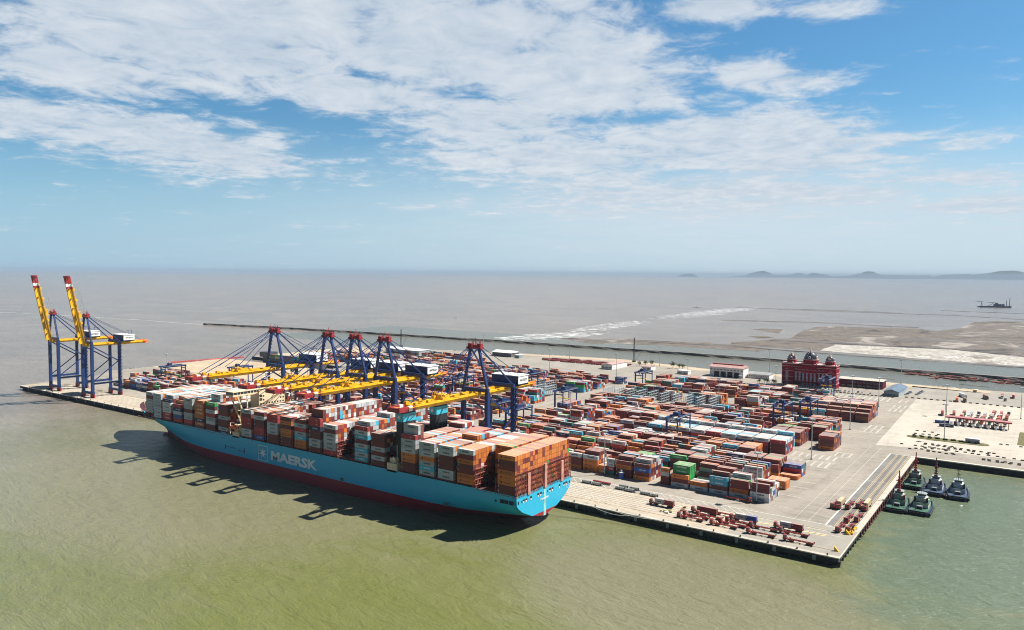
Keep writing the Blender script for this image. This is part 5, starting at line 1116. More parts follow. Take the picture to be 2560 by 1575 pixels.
# ================================================================== TUGS
def tug(style, hullc, deckc, housec, mastc):
    t = T('tugboat', 'x', 'tugboat'); b = MB(); st_ = [(-14.5, 4.6), (-13.5, 5.2), (-8, 5.6), (2, 5.6), (8, 4.9), (12, 3.2), (14.2, 1.2), (14.9, .1)]
    vs = []
    for y, w in st_:
        zt = 1.9+max(0, y)*.10
        for s_ in (-1, 1): vs += [(s_*w*.82, y*.97, -.8), (s_*w, y, zt), (s_*(w-.3), y, zt+.7), (s_*(w-.55), y, zt+.7), (s_*(w-.55), y, zt)]
    b.v = vs; k0 = b.m(hullc); k1 = b.m(deckc); n_ = len(st_)
    for i in range(n_-1):
        for s_ in (0, 1):
            for j in range(4):
                a = i*10+s_*5+j; c_ = (i+1)*10+s_*5+j; b.f.append([a, c_, c_+1, a+1] if s_ else [a, a+1, c_+1, c_]); b.mi.append(k0); b.smooth.append(False)
        b.f.append([i*10+4, (i+1)*10+4, (i+1)*10+9, i*10+9]); b.mi.append(k1); b.smooth.append(False)
    b.f.append([0, 1, 2, 7, 6, 5]); b.mi.append(k0); b.smooth.append(False); b.build('hull', t)
    b = MB()
    for i in range(16):
        y = -13.5+i*1.75; w = 5.75 if y < 3 else 5.75-(y-3)*.38
        for s_ in (-1, 1): b = MB(); b.cyl((s_*w, y-.6, 1.3), (s_*w, y+.6, 1.3), .65, .65, black, 8); b.build('tyre_fender', t)
    for i in range(5): b = MB(); b.cyl((-3.6+i*1.8-.6, -14.7, 1.4), (-3.6+i*1.8+.6, -14.7, 1.4), .6, .6, black, 8); b.build('tyre_fender', t)
    b = MB(); b.prism([(-3.9, -4), (3.9, -4), (3.9, 6), (2.4, 8.6), (-2.4, 8.6), (-3.9, 6)], 1.9, 4.6, housec); b.prism([(-2.9, -2), (2.9, -2), (2.9, 4.5), (1.8, 6), (-1.8, 6), (-2.9, 4.5)], 4.6, 6.9, housec); b.box(-4.2, 4.2, -4.4, 6, 4.55, 4.7, deckc); b.build('deckhouse', t)
    b = MB(); b.prism([(-2.0, -.5), (2.0, -.5), (2.3, 2.8), (1.1, 4.4), (-1.1, 4.4), (-2.3, 2.8)], 6.9, 7.6, whitep); b.prism([(-1.95, -.4), (1.95, -.4), (2.2, 2.8), (1.05, 4.3), (-1.05, 4.3), (-2.2, 2.8)], 7.6, 8.7, glass); b.prism([(-2.3, -.8), (2.3, -.8), (2.6, 3), (1.2, 4.8), (-1.2, 4.8), (-2.6, 3)], 8.7, 9.0, steelg); b.build('wheelhouse', t)
    b = MB()
    if style == 1: 
        for i in range(6): b.box(-1.0+i*.1, 1.0-i*.1, -.9, .3, 9+i*1.5, 9.9+i*1.5, mastc)
        b.bar((0, 0, 9), (0, 0, 20.5), .55, .55, mastc); b.box(-1.6, 1.6, -.3, .3, 14.5, 14.9, mastc)
    else:
        b.bar((0, 0, 9), (0, 0, 17), .3, .3, mastc); b.box(-1.5, 1.5, -.12, .12, 12.5, 12.7, mastc); b.box(-1.0, 1.0, -.12, .12, 14.6, 14.8, mastc); b.bar((-1.2, 0, 9), (0, 0, 14), .16, .16, mastc); b.bar((1.2, 0, 9), (0, 0, 14), .16, .16, mastc)
    b.build('mast', t)
    for s_ in (-1, 1): b = MB(); b.cyl((s_*3.1, -2.6, 4.6), (s_*3.1, -2.6, 7.6), .6, .5, mastc if style == 1 else black, 10); b.build('funnel', t)
    b = MB(); b.box(-1.5, 1.5, -7.4, -5.6, 2.0, 3.4, black); b.cyl((-1.3, -6.5, 3.0), (1.3, -6.5, 3.0), .9, .9, steelg, 12); b.bar((-1.6, -9.5, 2), (-1.6, -9.5, 4), .3, .3, steelg); b.bar((1.6, -9.5, 2), (1.6, -9.5, 4), .3, .3, steelg); b.bar((-1.6, -9.5, 4), (1.6, -9.5, 4), .3, .3, steelg); b.build('towing_winch', t)
    return t
hn = mat('tug_hull_navy', (.012, .022, .07), .5); hg = mat('tug_hull_dark', (.015, .02, .035), .5); dk2 = mat('tug_deck_blue', (.03, .055, .11), .6, 0, .2, .5)
for (x, y, st_, hc, dc, hs, mc, lb, rz) in ((7.6, 132.5, 1, hg, greenm, mat('pale_green_house', (.20, .27, .22), .5), redst, 'green decked tug with tall red mast, near one against the quay', .02), (8.9, 196, 1, hg, greenm, mat('pale_green_house', (0, 0, 0)), redst, 'green decked tug with tall red mast, far one against the quay', .02),
    (20.4, 134.5, 2, hn, greenm, mat('tug_house_cream', (.50, .49, .43), .5), galv, 'navy tug with green stern deck moored outside the near red masted tug', .0), (22.6, 187, 1, hn, dk2, mat('tug_house_white', (.50, .52, .56), .5), mat('plum_mast', (.16, .03, .06), .5), 'white and navy tug with plum lattice mast between two others', .0),
    (36.2, 185.5, 2, hn, dk2, mat('tug_house_white', (0, 0, 0)), black, 'outermost tug with thin black mast, dark blue hull and rounded stern', .06)):
    t = tug(st_, hc, dc, hs, mc); t.location = (x, y, 0); t.scale = (1.12, 1.08, 1.15); t.rotation_euler = (0, 0, rz); t['label'] = lb; t['group'] = 'tugs moored in the basin'
# ================================================================== BUILDINGS
rb = mat('deep_red_wall', (.22, .004, .020), .8, 0, .25, .12, spec=.1); rb2 = mat('dark_plum_wall', (.09, .010, .032), .8, 0, .3, .12, spec=.1); stone = mat('pale_pink_stone', (.50, .33, .31), .7, 0, .1, .3); domeb = mat('dome_slate', (.022, .032, .07), .4, 0, .2, .3); winb = mat('window_glass_blue', (.12, .22, .34), .2, 0, .2, .4, spec=.8)
t = T('domed_building', 'large deep red building with three dark domes and white finials', 'building', (0, 0, 0))
X0, X1, Y0, Y1 = -200, -135, 607, 622
b = MB(); b.box(X0, X1, Y0, Y1, ZQ, 32.5, rb); b.box(X0+.3, X1-.3, Y0-.25, Y1+.2, ZQ, 10.5, rb2)
for x0, x1 in ((X0-1, X0+13), (X1-13, X1+1)): b.box(x0, x1, Y0-1.6, Y1+.8, ZQ, 33.6, rb)
b.box(-176, -158, Y0-1.2, Y0, ZQ, 34, rb)
for i in range(9): x = -186+i*4.75; b.box(x-.45, x+.45, Y0-.7, Y0, ZQ, 30, rb)
b.build('wall', t)
b = MB()
for z_ in (10.6, 16.2, 24.0, 30.2, 33.2): b.box(X0-1.3, X0+13.2, Y0-1.9, Y0-1.6, z_, z_+.45, stone); b.box(X1-13.2, X1+1.3, Y0-1.9, Y0-1.6, z_, z_+.45, stone); b.box(X1+1, X1+1.4, Y0-1.9, Y1+.8, z_, z_+.45, stone)
b.box(X0-1.5, X1+1.5, Y0-2, Y1+1, 33.6, 34.3, stone); b.box(-187, -148, Y0-.9, Y0-.7, 23.4, 23.8, stone); b.box(-187, -148, Y0-.9, Y0-.7, 29.6, 30.0, stone)
for x in (X0+.0, X0+12.6, X1-12.6, X1, -176, -158): b.box(x-.6, x+.6, Y0-1.8, Y0-.6, 34.3, 36.2, stone)
for y in (Y0+4, Y0+9, Y0+14): b.box(X1+.6, X1+1.6, y-.6, y+.6, 34.3, 36.0, stone)
b.build('cornice', t)
wx = [(X0+5.6, 1.7)]+[(-183.6+i*4.75, 1.15) for i in range(8)]+[(X1-5.8, 1.7)]
for x, w in wx:
    y_ = Y0-1.6 if w > 1.5 else (Y0-1.2 if -176 < x < -158 else Y0)
    b = MB(); b.box(x-w, x+w, y_-.12, y_+.1, 12.2, 22.6, winb); b.box(x-w*.8, x+w*.8, y_-.12, y_+.1, 6.2, 9.6, winb)
    for z_ in (12.2, 17.2, 22.6): b.box(x-w-.4, x+w+.4, y_-.3, y_-.12, z_-.2, z_+.25, stone)
    for i in range(7): a0 = math.pi*i/7; a1 = math.pi*(i+1)/7; b.bar((x+1.5*math.cos(a0), y_-.2, 25.6+1.7*math.sin(a0)), (x+1.5*math.cos(a1), y_-.2, 25.6+1.7*math.sin(a1)), .35, .35, stone)
    b.box(x-.12, x+.12, y_-.2, y_-.12, 12.2, 22.6, stone); b.build('window', t)
for y in (Y0+4.5, Y0+10.5): b = MB(); b.box(X1+.95, X1+1.12, y-1.2, y+1.2, 12.2, 21.6, winb); b.box(X1+1.1, X1+1.3, y-1.6, y+1.6, 21.6, 22.1, stone); b.box(X1+1.1, X1+1.3, y-1.6, y+1.6, 11.9, 12.3, stone); b.build('window', t)
for x, r_, zb, hd, ft in ((-191.0, 5.2, 34.3, 6.6, 49), (-167.2, 8.2, 34.3, 9.8, 56), (-143.6, 5.2, 34.3, 6.6, 49)):
    yc = Y0+7.5; b = MB(); dr = 4.2 if r_ < 6 else 5.2; b.prism(octo(x-r_, x+r_, yc-r_, yc+r_, r_*.35), zb, zb+dr, rb); b.prism(octo(x-r_-.5, x+r_+.5, yc-r_-.5, yc+r_+.5, r_*.35), zb+dr, zb+dr+.6, stone); b.dome((x, yc, zb+dr+.6), r_, hd, domeb, 8, 6)
    b.cyl((x, yc, zb+dr+hd-.2), (x, yc, zb+dr+hd+1.4), 1.9, 1.1, stone, 10); b.cyl((x, yc, zb+dr+hd+1.4), (x, yc, ft), .55, .06, whitep, 8)
    for i in range(8): a = (i+.5)*math.pi/4; pr = [(x+r_*1.02*math.cos(a)*math.cos(q), yc+r_*1.02*math.sin(a)*math.cos(q), zb+dr+.6+hd*math.sin(q)) for q in [k*math.pi/2/6*.95 for k in range(7)]]; [b.bar(pr[k], pr[k+1], .35, .35, stone) for k in range(6)]
    for i in range(4): a = i*math.pi/2; cx_, cy_ = x+r_*.86*math.cos(a), yc+r_*.86*math.sin(a); b.cyl((cx_-.6*math.cos(a), cy_-.6*math.sin(a), zb+dr+3.2), (cx_+1.1*math.cos(a), cy_+1.1*math.sin(a), zb+dr+3.2), r_*.20, r_*.20, whitep, 10); b.cyl((cx_+1.1*math.cos(a), cy_+1.1*math.sin(a), zb+dr+3.2), (cx_+1.15*math.cos(a), cy_+1.15*math.sin(a), zb+dr+3.2), r_*.13, r_*.13, black, 10)
    b.build('dome', t)
def building(name, lb, x0, x1, y0, y1, h, wm_, rm, gable=None, over=.6, wins=0, wz=(1.2, 2.6), axis='x', doors=0):
    t = T(name, lb, 'building', ((x0+x1)/2, y0, ZQ)); ox, oy = (x0+x1)/2, y0; b = MB(); b.box(x0-ox, x1-ox, 0, y1-y0, 0, h, wm_); b.build('wall', t)
    b = MB(); xa, xb, ya, yb = x0-ox-over, x1-ox+over, -over, y1-y0+over
    if gable:
        if axis == 'x': m_ = (ya+yb)/2; b.add([(xa, ya, h), (xb, ya, h), (xb, m_, h+gable), (xa, m_, h+gable), (xa, yb, h), (xb, yb, h), (xa, ya, h-.02), (xb, ya, h-.02)], [(0, 1, 2, 3), (3, 2, 5, 4), (0, 3, 4), (1, 5, 2), (0, 4, 5, 1)], rm)
        else: m_ = (xa+xb)/2; b.add([(xa, ya, h), (m_, ya, h+gable), (xb, ya, h), (xa, yb, h), (m_, yb, h+gable), (xb, yb, h)], [(0, 3, 4, 1), (1, 4, 5, 2), (0, 1, 2), (3, 5, 4), (0, 2, 5, 3)], rm)
    else: b.box(xa, xb, ya, yb, h, h+.5, rm)
    b.build('roof', t)
    for i in range(wins):
        x = x0-ox+(x1-x0)*(i+.5)/wins; w = (x1-x0)/wins*.28; b = MB(); b.box(x-w, x+w, -.12, .05, wz[0], wz[1], glass); b.build('window', t)
    for i in range(doors):
        x = x0-ox+(x1-x0)*(i+.5)/doors; w = (x1-x0)/doors*.34; b = MB(); b.box(x-w, x+w, -.1, .06, .02, h*.5, black); b.build('door', t)
    return t
pinkroof = mat('faded_red_roof', (.42, .25, .23), .7, 0, .15, .2); redroof = mat('red_roof', (.34, .07, .06), .7); greyroof = mat('grey_sheet_roof', (.36, .37, .37), .5, .2, .12, .15); blueroof = mat('blue_solar_roof', (.12, .15, .19), .3, 0, .2, .2); palew = mat('pale_wall', (.66, .64, .62), .7, 0, .1, .1)
w_ = building('workshop', 'white workshop hall with faded red roof and dark bays left of the domed building', -308, -260, 630, 652, 13.5, palew, pinkroof, 3.4, .8, 10, (9.3, 10.6), 'x', 0)
for i in range(4): b = MB(); x = -14+i*9.6; b.box(x-3.6, x+3.6, -.14, .06, .05, 7.4, black); b.build('door', w_)
b = MB(); b.box(-23, 21, 9, 13, 16.4, 17.6, redroof); b.build('roof_vent', w_)
building('long_shed', 'low pale shed with grey roof between workshop and domed building', -257, -228, 642, 660, 6.0, palew, greyroof, 2.6, .6, 9, (3, 4), 'x')
t = building('office_block', 'long low dark red office block right of the domed building', -140, -86, 640, 664, 9.5, rb2, mat('flat_roof_pale', (.45, .40, .34), .8), None, .5, 14, (1.4, 3.2)); [MB().box(-27+i*3.86+.7, -27+i*3.86+2.9, -.13, .05, 5.4, 7.6, glass).build('window', t) for i in range(14)]
building('canteen', 'shed with slate blue grey roof beside the parked cars', -76, -60, 588, 650, 5.5, mat('blue_grey_wall', (.25, .32, .36), .7), blueroof, 3.0, .8, 5, (1.5, 3), 'y')
building('red_roof_building', 'white building with faded red roof near the black shore mast', -466, -448, 600, 650, 7.5, palew, pinkroof, 1.6, .6, 3, (2, 4), 'y')
building('small_office', 'small white building right of the red roofed white building', -411, -396, 624, 640, 6, palew, pinkroof, 1.2, .4, 2, (2, 4), 'x')
building('guard_house', 'small low white building in front of the workshop, left side', -352, -336, 618, 630, 5, palew, palew, None, .4, 2, (1.5, 3))
building('white_barn', 'white barn with dark gable on the far shore behind the lone crane', -702, -662, 640, 664, 7, mat('dark_shed_wall', (.10, .10, .11), .7), whitep, 3.2, .8, 0, (0, 0), 'x')
building('shore_hut', 'small grey hut right of the white barn on the far shore', -652, -642, 636, 648, 5, steelg, whitep, None, .3, 1, (1.5, 3))
building('long_warehouse', 'long white roofed warehouse behind the four close set cranes', -880, -800, 560, 590, 8, steelg, whitep, 2.4, .6, 6, (2, 4), 'x')
building('cabin', 'small blue grey cabin on the oval grass island', 27, 37.5, 351, 355.5, 3.6, mat('cabin_blue', (.27, .33, .42), .6), mat('cabin_roof', (.55, .57, .60), .6), None, .3, 3, (1.2, 2.4))
building('car_park_hut', 'tiny hut at the back of the car park', 8, 12.5, 688, 692, 3, cream, cream, None, .3, 1, (1, 2))
# gate canopy and booths
t = T('gate_canopy', 'long flat dusty red canopy roof over the truck gate lanes', 'canopy', (30, 436, ZQ)); b = MB(); b.box(-26.5, 27.5, -.5, 8.5, 6.2, 7.5, mat('canopy_red', (.36, .14, .14), .7, 0, .15, .2)); b.box(-26.6, 27.6, -.62, -.5, 6.3, 7.4, redst); b.build('roof', t)
for i in range(9): b = MB(); b.box(-24.2+i*6.1, -23.4+i*6.1, 1.2, 4.4, .02, 6.2, cream); b.build('pillar', t)
t = T('gate_booth', 'pale gate booth on its island under the red canopy', 'booth', (8.8, 433, ZQ), 0, 'gate booths under the canopy'); b = MB(); b.box(-.9, .9, -1.6, 1.6, .3, 2.9, whitep); b.box(-1.1, 1.1, -5, 6, 0, .3, conc); b.box(-1.1, 1.1, -1.8, 1.8, 2.9, 3.1, steelg); b.build('cabin', t); b = MB(); b.box(-.93, .93, -1.2, 1.2, 1.5, 2.4, glass); b.build('window', t)
line_copies(t, [((8.8+i*6.1, 433, ZQ+.02), 0) for i in range(8)])
# road trucks queued behind the canopy
def road_truck(name, cabc, boxc=None, L_=12.2):
    t = T('road_truck', name, 'truck'); b = MB(); b.box(-1.2, 1.2, -8.4, -6.2, .9, 3.3, cabc); b.box(-1.2, 1.2, -8.2, -6.4, 3.3, 3.7, cabc); b.box(-1.05, 1.05, -8.46, -8.38, 2.0, 3.0, glass); b.box(-1.22, 1.22, -8.0, -7.2, 2.0, 2.9, glass); b.build('cab', t)
    b = MB(); b.box(-.9, .9, -6.6, 7.4, .95, 1.3, truckred if boxc is None else concd); b.box(-1.2, 1.2, 5.5, 7.4, 1.1, 1.35, truckred); b.box(-1.2, 1.2, -4.4, -3.6, 1.2, 1.4, truckred); b.build('chassis', t)
    if boxc: b = MB(); b.box(-1.22, 1.22, -5.1, 7.1, 1.45, 4.3, boxc); b.box(-1.24, -1.2, -5.1, 7.1, 4.1, 4.32, boxc); b.box(.9, .96, 7.1, 7.16, 1.6, 4.2, steelg); b.box(-.96, -.9, 7.1, 7.16, 1.6, 4.2, steelg); b.build('cargo_box', t)
    for y in (-7.4, -4.6, 4.4, 5.6, 6.8):
        b = MB(); [b.cyl((s_*.75, y, .5), (s_*1.2, y, .5), .5, .5, black, 8) for s_ in (-1, 1)]; b.build('wheel_pair', t)
    return t
tc_ = {'red': mat('cab_red', (.33, .04, .03), .4), 'white': whitep, 'blue': mat('cab_blue', (.03, .09, .28), .4), 'grey': steelg, 'green': mat('cab_green', (.05, .30, .24), .4), 'orange': orangem, 'black': black, 'pink': mat('cab_pale_red', (.50, .26, .22), .5)}
rq = random.Random(9); lanes = ['first', 'second', 'third', 'fourth', 'fifth', 'sixth', 'seventh', 'eighth']
LQ = [(14, 3), (20.2, 3), (26.4, 4), (32.6, 3), (38.8, 5), (45.6, 4), (51.2, 5)]
qc = ['blue', 'red', 'green', 'pink', 'red', 'white', 'grey', 'black', 'white', 'blue', 'orange', 'grey', 'white', 'green', 'red', 'white', 'grey', 'blue', 'white', 'red', 'red', 'pink', 'white', 'black', 'orange', 'red', 'green', 'red', 'white', 'red']
ki = 0; boxes = [None, redroof, pinkroof, None, greyroof, None, rust]
for li, (x, n_) in enumerate(LQ):
    for j in range(n_):
        c_ = qc[ki % len(qc)]; ki += 1; bx = boxes[rq.randrange(7)]
        lb = '%s truck %s, %s in the %s queue lane from left behind the canopy' % (c_, 'with cargo box' if bx else 'with empty trailer', lanes[j], lanes[li])
        o = road_truck(lb, tc_[c_], bx); o.location = (x+rq.uniform(-.4, .4), 462+j*18.5, ZQ+.02); o['group'] = 'trucks queuing at the gate'
for i in range(7):
    c_ = ['black', 'blue', 'black', 'grey', 'blue', 'black', 'blue'][i]; o = road_truck('dark truck under the gate canopy, %s lane from left' % lanes[i], tc_[c_]); o.location = (12+i*6.1, 441, ZQ+.02); o['group'] = 'trucks under the gate canopy'
for x, y, c_, bx, rz, lb in ((-1, 597, 'orange', orangem, .1, 'truck with orange cargo box crossing the back of the apron'), (6.5, 601, 'black', mat('brown_box', (.20, .12, .08), .7), .15, 'truck with brown cargo box beside the orange one'), (1.5, 636, 'white', whitep, .5, 'white truck turning in the car park'), (24.5, 638, 'black', rust, .3, 'dark truck at the right of the car park'),
                              (40, 660, 'white', redroof, 0, 'truck with red roofed box entering behind the queue'), (51, 668, 'red', pinkroof, 0, 'pink boxed truck at the far end of the queue road'), (44, 640, 'grey', None, .05, 'grey truck arriving behind the queue lanes'),
                              (-4.5, 489, 'red', redroof, .1, 'red boxed truck beside the wide headed light mast'), (5.5, 494, 'orange', rust, .1, 'rust boxed truck just left of the canopy end')):
    o = road_truck(lb, tc_[c_], bx); o.location = (x, y, ZQ+.02); o.rotation_euler = (0, 0, rz)
for x, y, c_, lb in ((0.5, 437, 'B', 'blue container lying left of the gate canopy'), (6, 420, 'N', 'dark container lying in front of the gate canopy left end')): add_cont(c_, 12.19, (x, y, ZQ+.02), lb, 'containers beside the gate canopy', 0, .1)
# cars
def car(colm, lb, grp):
    t = T('parked_car', lb, 'car', group=grp); b = MB(); b.prism([(-.9, -2.2), (.9, -2.2), (.9, 2.2), (-.9, 2.2)], .35, 1.0, colm); b.add([(-.85, -1.2, 1), (.85, -1.2, 1), (.85, 1.9, 1), (-.85, 1.9, 1), (-.7, -.5, 1.55), (.7, -.5, 1.55), (.7, 1.4, 1.55), (-.7, 1.4, 1.55)], [(0, 1, 5, 4), (1, 2, 6, 5), (2, 3, 7, 6), (3, 0, 4, 7)], glass); b.add([(-.7, -.5, 1.56), (.7, -.5, 1.56), (.7, 1.4, 1.56), (-.7, 1.4, 1.56)], [(0, 1, 2, 3)], colm); b.build('body', t)
    b = MB(); [b.cyl((s_*.7, y, .34), (s_*.93, y, .34), .34, .34, black, 8) for s_ in (-1, 1) for y in (-1.4, 1.4)]; b.build('wheel_pair', t); return t
carw = mat('car_white', (.74, .74, .74), .3); cars = mat('car_silver', (.42, .44, .46), .3, .4); carb = mat('car_black', (.02, .02, .025), .3)
for gi, (x, y0, n_, nm) in enumerate(((-55.5, 612, 7, 'column nearer the slate roofed shed'), (-45, 618, 9, 'second column in the car park'))):
    for j in range(n_):
        cm, cn = [(carw, 'white'), (cars, 'silver'), (carb, 'black')][(j*2+gi) % 3]
        o = car(cm, '%s parked car, %s from the front in the %s' % (cn, lanes[j] if j < 8 else 'ninth', nm), 'cars parked in the car park'); o.location = (x+j*.25, y0+j*4.4, ZQ+.02); o.rotation_euler = (0, 0, h2+.2)
for j, (x, cm, cn) in enumerate(((-126, carw, 'white'), (-121, cars, 'silver'), (-116, carw, 'white'), (-106, carb, 'black'), (-101, carw, 'white'), (-92, carw, 'white'))):
    o = car(cm, '%s car parked before the dark red office block, %s from left' % (cn, lanes[j]), 'cars parked at the office block'); o.location = (x, 596, ZQ+.02)
# reefer racks
t = T('reefer_rack', 'grey galvanised reefer rack with open platforms in the long row of racks', 'rack', group='reefer racks in the middle of the yard'); b = MB()
for x in (-1.2, 1.2):
    for i in range(6): b.box(x-.15, x+.15, i*4.6-.15, i*4.6+.15, 0, 12, galv)
b.build('frame', t)
for z_ in (2.8, 5.7, 8.6, 11.5):
    b = MB(); b.box(-1.1, 1.1, -.5, 23.5, z_, z_+.08, galv); b.box(-1.42, -1.36, -.5, 23.5, z_+.9, z_+1.0, galv); b.box(1.36, 1.42, -.5, 23.5, z_+.9, z_+1.0, galv)
    b.build('platform', t)
line_copies(t, [((-334+i*14.0, 366, ZQ), 0) for i in range(10)]+[((-470+i*14, 392-30, ZQ), 0) for i in range(5)]+[((-462+i*14, 330, ZQ), 0) for i in range(6)])
# planting
leafm = [treeg, mat('foliage_light', (.10, .14, .035), .8, 0, .4, .6), mat('foliage_dark', (.03, .05, .018), .8, 0, .4, .6)]
def tree(x, y, h, lb, seed, grp=None):
    r_ = random.Random(seed); t = T('broadleaf_tree', lb, 'tree', (x, y, ZQ), 0, grp); b = MB(); b.cyl((0, 0, 0), (0, 0, h*.55), h*.035, h*.018, barkm, 7)
    for i in range(4): a = r_.random()*6.28; b.bar((0, 0, h*.4), (math.cos(a)*h*.25, math.sin(a)*h*.25, h*.7), h*.015, h*.015, barkm)
    b.build('trunk', t); b = MB()
    for i in range(170):
        u, v_, w = [r_.gauss(0, .5) for _ in range(3)]; p = Vector((u*h*.36, v_*h*.36, h*.66+w*h*.28)); s_ = h*.055*(.6+r_.random()); n_ = Vector((r_.gauss(0, 1), r_.gauss(0, 1), r_.gauss(0, 1))).normalized(); a_ = n_.orthogonal().normalized(); c_ = n_.cross(a_)
        b.add([tuple(p+a_*s_), tuple(p+c_*s_), tuple(p-a_*s_), tuple(p-c_*s_*.8)], [(0, 1, 2, 3)], leafm[r_.randrange(3)])
    b.build('crown', t)
words = ['leftmost', 'second', 'third', 'fourth', 'fifth', 'sixth', 'seventh', 'eighth', 'ninth', 'last']
for i, x in enumerate((-228, -223, -217, -212, -207)): tree(x, 598+(i % 2)*8, 6+i % 3, 'small tree by the left end of the domed building, %s in its row' % words[i], i, 'trees beside the domed building')
for i, x in enumerate((-436, -428, -420, -382, -374, -366)): tree(x, 668+(i*5) % 11, 8+i % 4, 'shore tree near the small white buildings, %s from left' % words[i], 20+i, 'trees along the far shore')
for i, x in enumerate((-131, -122, -112, -101)): tree(x, 632, 4.5, 'low tree before the dark red office block, %s in its row' % words[i], 40+i, 'trees before the office block')
def grass_bed(name, poly, lb):
    r_ = random.Random(4); o = tag(MB().prism(poly, ZQ, ZQ+.3, mat('grass', (.11, .10, .03), .95, 0, .4, .4, .2, 2.)).build(name), lb, 'grass', None, 'stuff'); return o
oval = [(13.2+31.5*math.copysign(abs(math.cos(a))**.5, math.cos(a)), 351+7.0*math.copysign(abs(math.sin(a))**.8, math.sin(a))) for a in [2*math.pi*i/40 for i in range(40)]]
grass_bed('grass_bed', oval, 'brown green grass in the oval island beside the canopy')
grass_bed('grass_bed', rect(64, 100, 368, 432), 'grass bed at the right edge of the picture')
t = tag(MB().box(-1.6, 1.6, -1.1, 1.1, 0, 1.3, leafm[2]).build('clipped_bush'), 'dark clipped bush on the oval grass island', 'bush', 'bushes on the oval grass island'); line_copies(t, [((-12+i*6, 350.5+(i % 2)*1.4, ZQ+.28), .1*i) for i in range(9)])
# fence before the domed building
t = T('perimeter_fence', 'pale fence with white posts in front of the domed building', 'fence', (0, 0, 0)); b = MB(); b.box(-228, -124, 590, 590.15, ZQ+.2, ZQ+1.4, steelg); b.box(-228, -124, 590, 590.1, ZQ+3.6, ZQ+3.75, steelg); b.build('rail', t); b = MB()
for i in range(36): b.box(-228+i*2.95, -227.6+i*2.95, 589.9, 590.3, ZQ, ZQ+4.2, steelg)
b.build('post', t)
# red chassis yard
r_ = random.Random(2); b = MB()
for i in range(150):
    x = r_.uniform(-600, -455); y = 648+r_.uniform(-10, 22)+(x+520)*.02; z_ = ZQ; b.box(x-5, x+5, y-.9, y+.9, z_+.5, z_+1.2+r_.random()*1.6, truckred if i % 4 else rust); b.box(x-4.6, x-3.9, y-1, y+1, z_, z_+.6, black); b.box(x+3.2, x+4.5, y-1, y+1, z_, z_+.6, black)
tag(b.build('stacked_trailers'), 'field of stacked dark red trailer chassis near the far shore', 'trailers', None, 'stuff')
b = MB()
for i in range(420):
    x = r_.uniform(-92, 320); y = 884-r_.random()*(46 if x > -60 else 20); s_ = r_.uniform(1.5, 5); b.box(x-s_, x+s_, y-1, y+1, .05, .6+r_.random()*1.6, [rust, mat('faded_red_debris', (.42, .14, .10), .8), concd][i % 3])
tag(b.build('rubble'), 'reddish rubble and boat hulls heaped along the breakwater foot', 'rubble', None, 'stuff')
b = MB()
for i in range(700):
    k = r_.choice(((-1008, 604, -1015, 396), (-1024, 331, -1005, 196), (-1005, 196, -1007, 138), (-732, 692, -1008, 604), (-338, 703, -500, 739), (-102, 719, -338, 703), (26, 717, -102, 719), (-500, 739, -688, 704))); f_ = r_.random()
    x = k[0]+(k[2]-k[0])*f_+r_.uniform(-3, 3); y = k[1]+(k[3]-k[1])*f_+r_.uniform(-3, 3); s_ = r_.uniform(.6, 1.8); b.box(x-s_, x+s_, y-s_, y+s_, -1, 2+r_.random()*3.4, [conc, rockl, rock][i % 3])
tag(b.build('shore_rocks'), 'broken rock edging along the terminal shoreline', 'rocks', None, 'stuff')
# feeder ship at the far left basin
t = T('feeder_ship', 'small dark hulled container ship moored beyond the farthest lowered crane', 'ship', (-870, 352, 0)); b = MB()
b.prism([(-66, -9), (62, -11), (66, 0), (62, 11), (-66, 9), (-74, 0)], -1, 12, mat('feeder_hull', (.06, .065, .08), .5)); b.build('hull', t)
b = MB(); b.box(-74, -52, -9, 9, 12, 20, mat('feeder_hull', (0, 0, 0))); b.box(46, 58, -9, 9, 12, 26, whitep); b.build('superstructure', t)
for i in range(7):
    for k in range(2): add_cont('EPDGED MB'.replace(' ', '')[(i*3+k) % 8], 12.19, (-912+i*12.8, 343.5, 12.1+k*HT), 'container aboard the small dark ship, %s stack from its bow, %s tier' % (lanes[i], 'upper' if k else 'lower'), 'containers aboard the small ship', 0, 0, False, False)
b = MB(); b.box(-60, 60, -1.2, 1.2, 0, 2.4, mat('faded_red_barrier', (.50, .10, .10), .7)); o = tag(b.build('pipe_barrier'), 'long faded red barrier along the pale fill left of the small ship', 'barrier'); o.location = (-1020, 300, ZQ-1); o.rotation_euler = (0, 0, R(78))
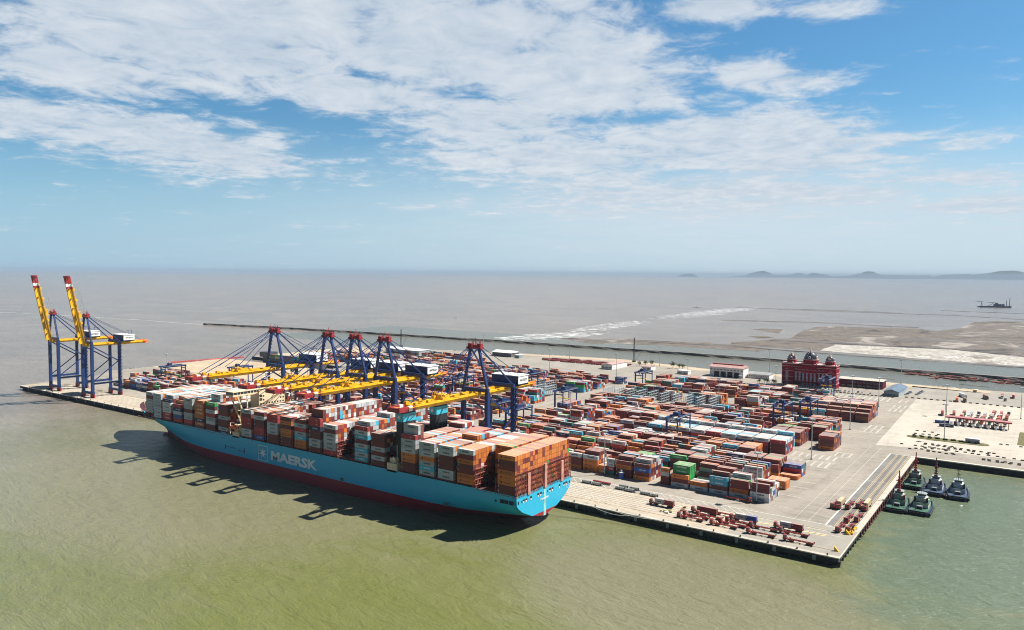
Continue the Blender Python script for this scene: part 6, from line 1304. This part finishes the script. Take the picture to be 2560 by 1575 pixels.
# dredger and small craft out at sea
t = T('cutter_dredger', 'distant dark dredger with two tall spuds at the far right', 'ship', (-138, 3890, 0), R(25)); t.scale = (.85, .85, .85); dgm = mat('dredger_blue', (.05, .08, .13), .6); b = MB(); b.box(-70, 85, -12, 12, 0, 9, dgm); b.build('hull', t)
b = MB(); b.box(0, 34, -8, 8, 9, 20, dgm); b.box(8, 18, -6, 6, 20, 27, dgm); b.box(40, 52, -5, 5, 9, 20, dgm); b.build('deckhouse', t)
b = MB(); b.bar((66, 6, 0), (66, 6, 40), 2, 2, black); b.bar((76, -6, 0), (78, -6, 56), 2.2, 2.2, black); b.build('spud', t)
b = MB(); b.bar((-60, 0, 5), (-86, 0, 4), 5, 5, dgm); b.bar((-62, 0, 9), (-64, 0, 30), 3, 3, dgm); b.bar((-90, 0, 32), (-58, 0, 32), 2, 2, black); b.bar((-34, 0, 27), (6, 0, 28), 2, 2, black); b.bar((-30, 0, 9), (-4, 0, 24), 2, 2, black); b.build('ladder_gantry', t)
def boat(x, y, L_, rz, lb, c_=whitep):
    t = T('small_boat', lb, 'boat', (x, y, 0), rz); b = MB(); b.prism([(-L_/2, -L_*.14), (L_*.25, -L_*.15), (L_/2, 0), (L_*.25, L_*.15), (-L_/2, L_*.14)], -.3, L_*.10, c_); b.build('hull', t); b = MB(); b.box(-L_*.25, L_*.08, -L_*.08, L_*.08, L_*.10, L_*.24, whitep); b.build('cabin', t)
boat(40.5, 158, 3.0, 1, 'tiny white float on the green water near the outermost tug'); boat(-1210, 2840, 16, .4, 'tiny dark boat far out beyond the foam', concd); boat(-1500, 1500, 8, .3, 'tiny boat on the open sea beyond the breakwater', concd)
# ================================================================== AIR
hm = bpy.data.materials.new('haze'); hm.use_nodes = True; t_ = hm.node_tree; t_.nodes.clear()
pv = N(t_, 'ShaderNodeVolumePrincipled'); pv.inputs['Color'].default_value = (.44, .56, .70, 1); pv.inputs['Density'].default_value = 3.0e-5; pv.inputs['Anisotropy'].default_value = .0
oo = N(t_, 'ShaderNodeOutputMaterial'); t_.links.new(pv.outputs[0], oo.inputs['Volume'])
b = MB(); b.box(-76000, 76000, -76000, 76000, -7, 240, hm); o = b.build('haze'); o['kind'] = 'stuff'; o['label'] = 'thin sea haze lying over the whole harbour'
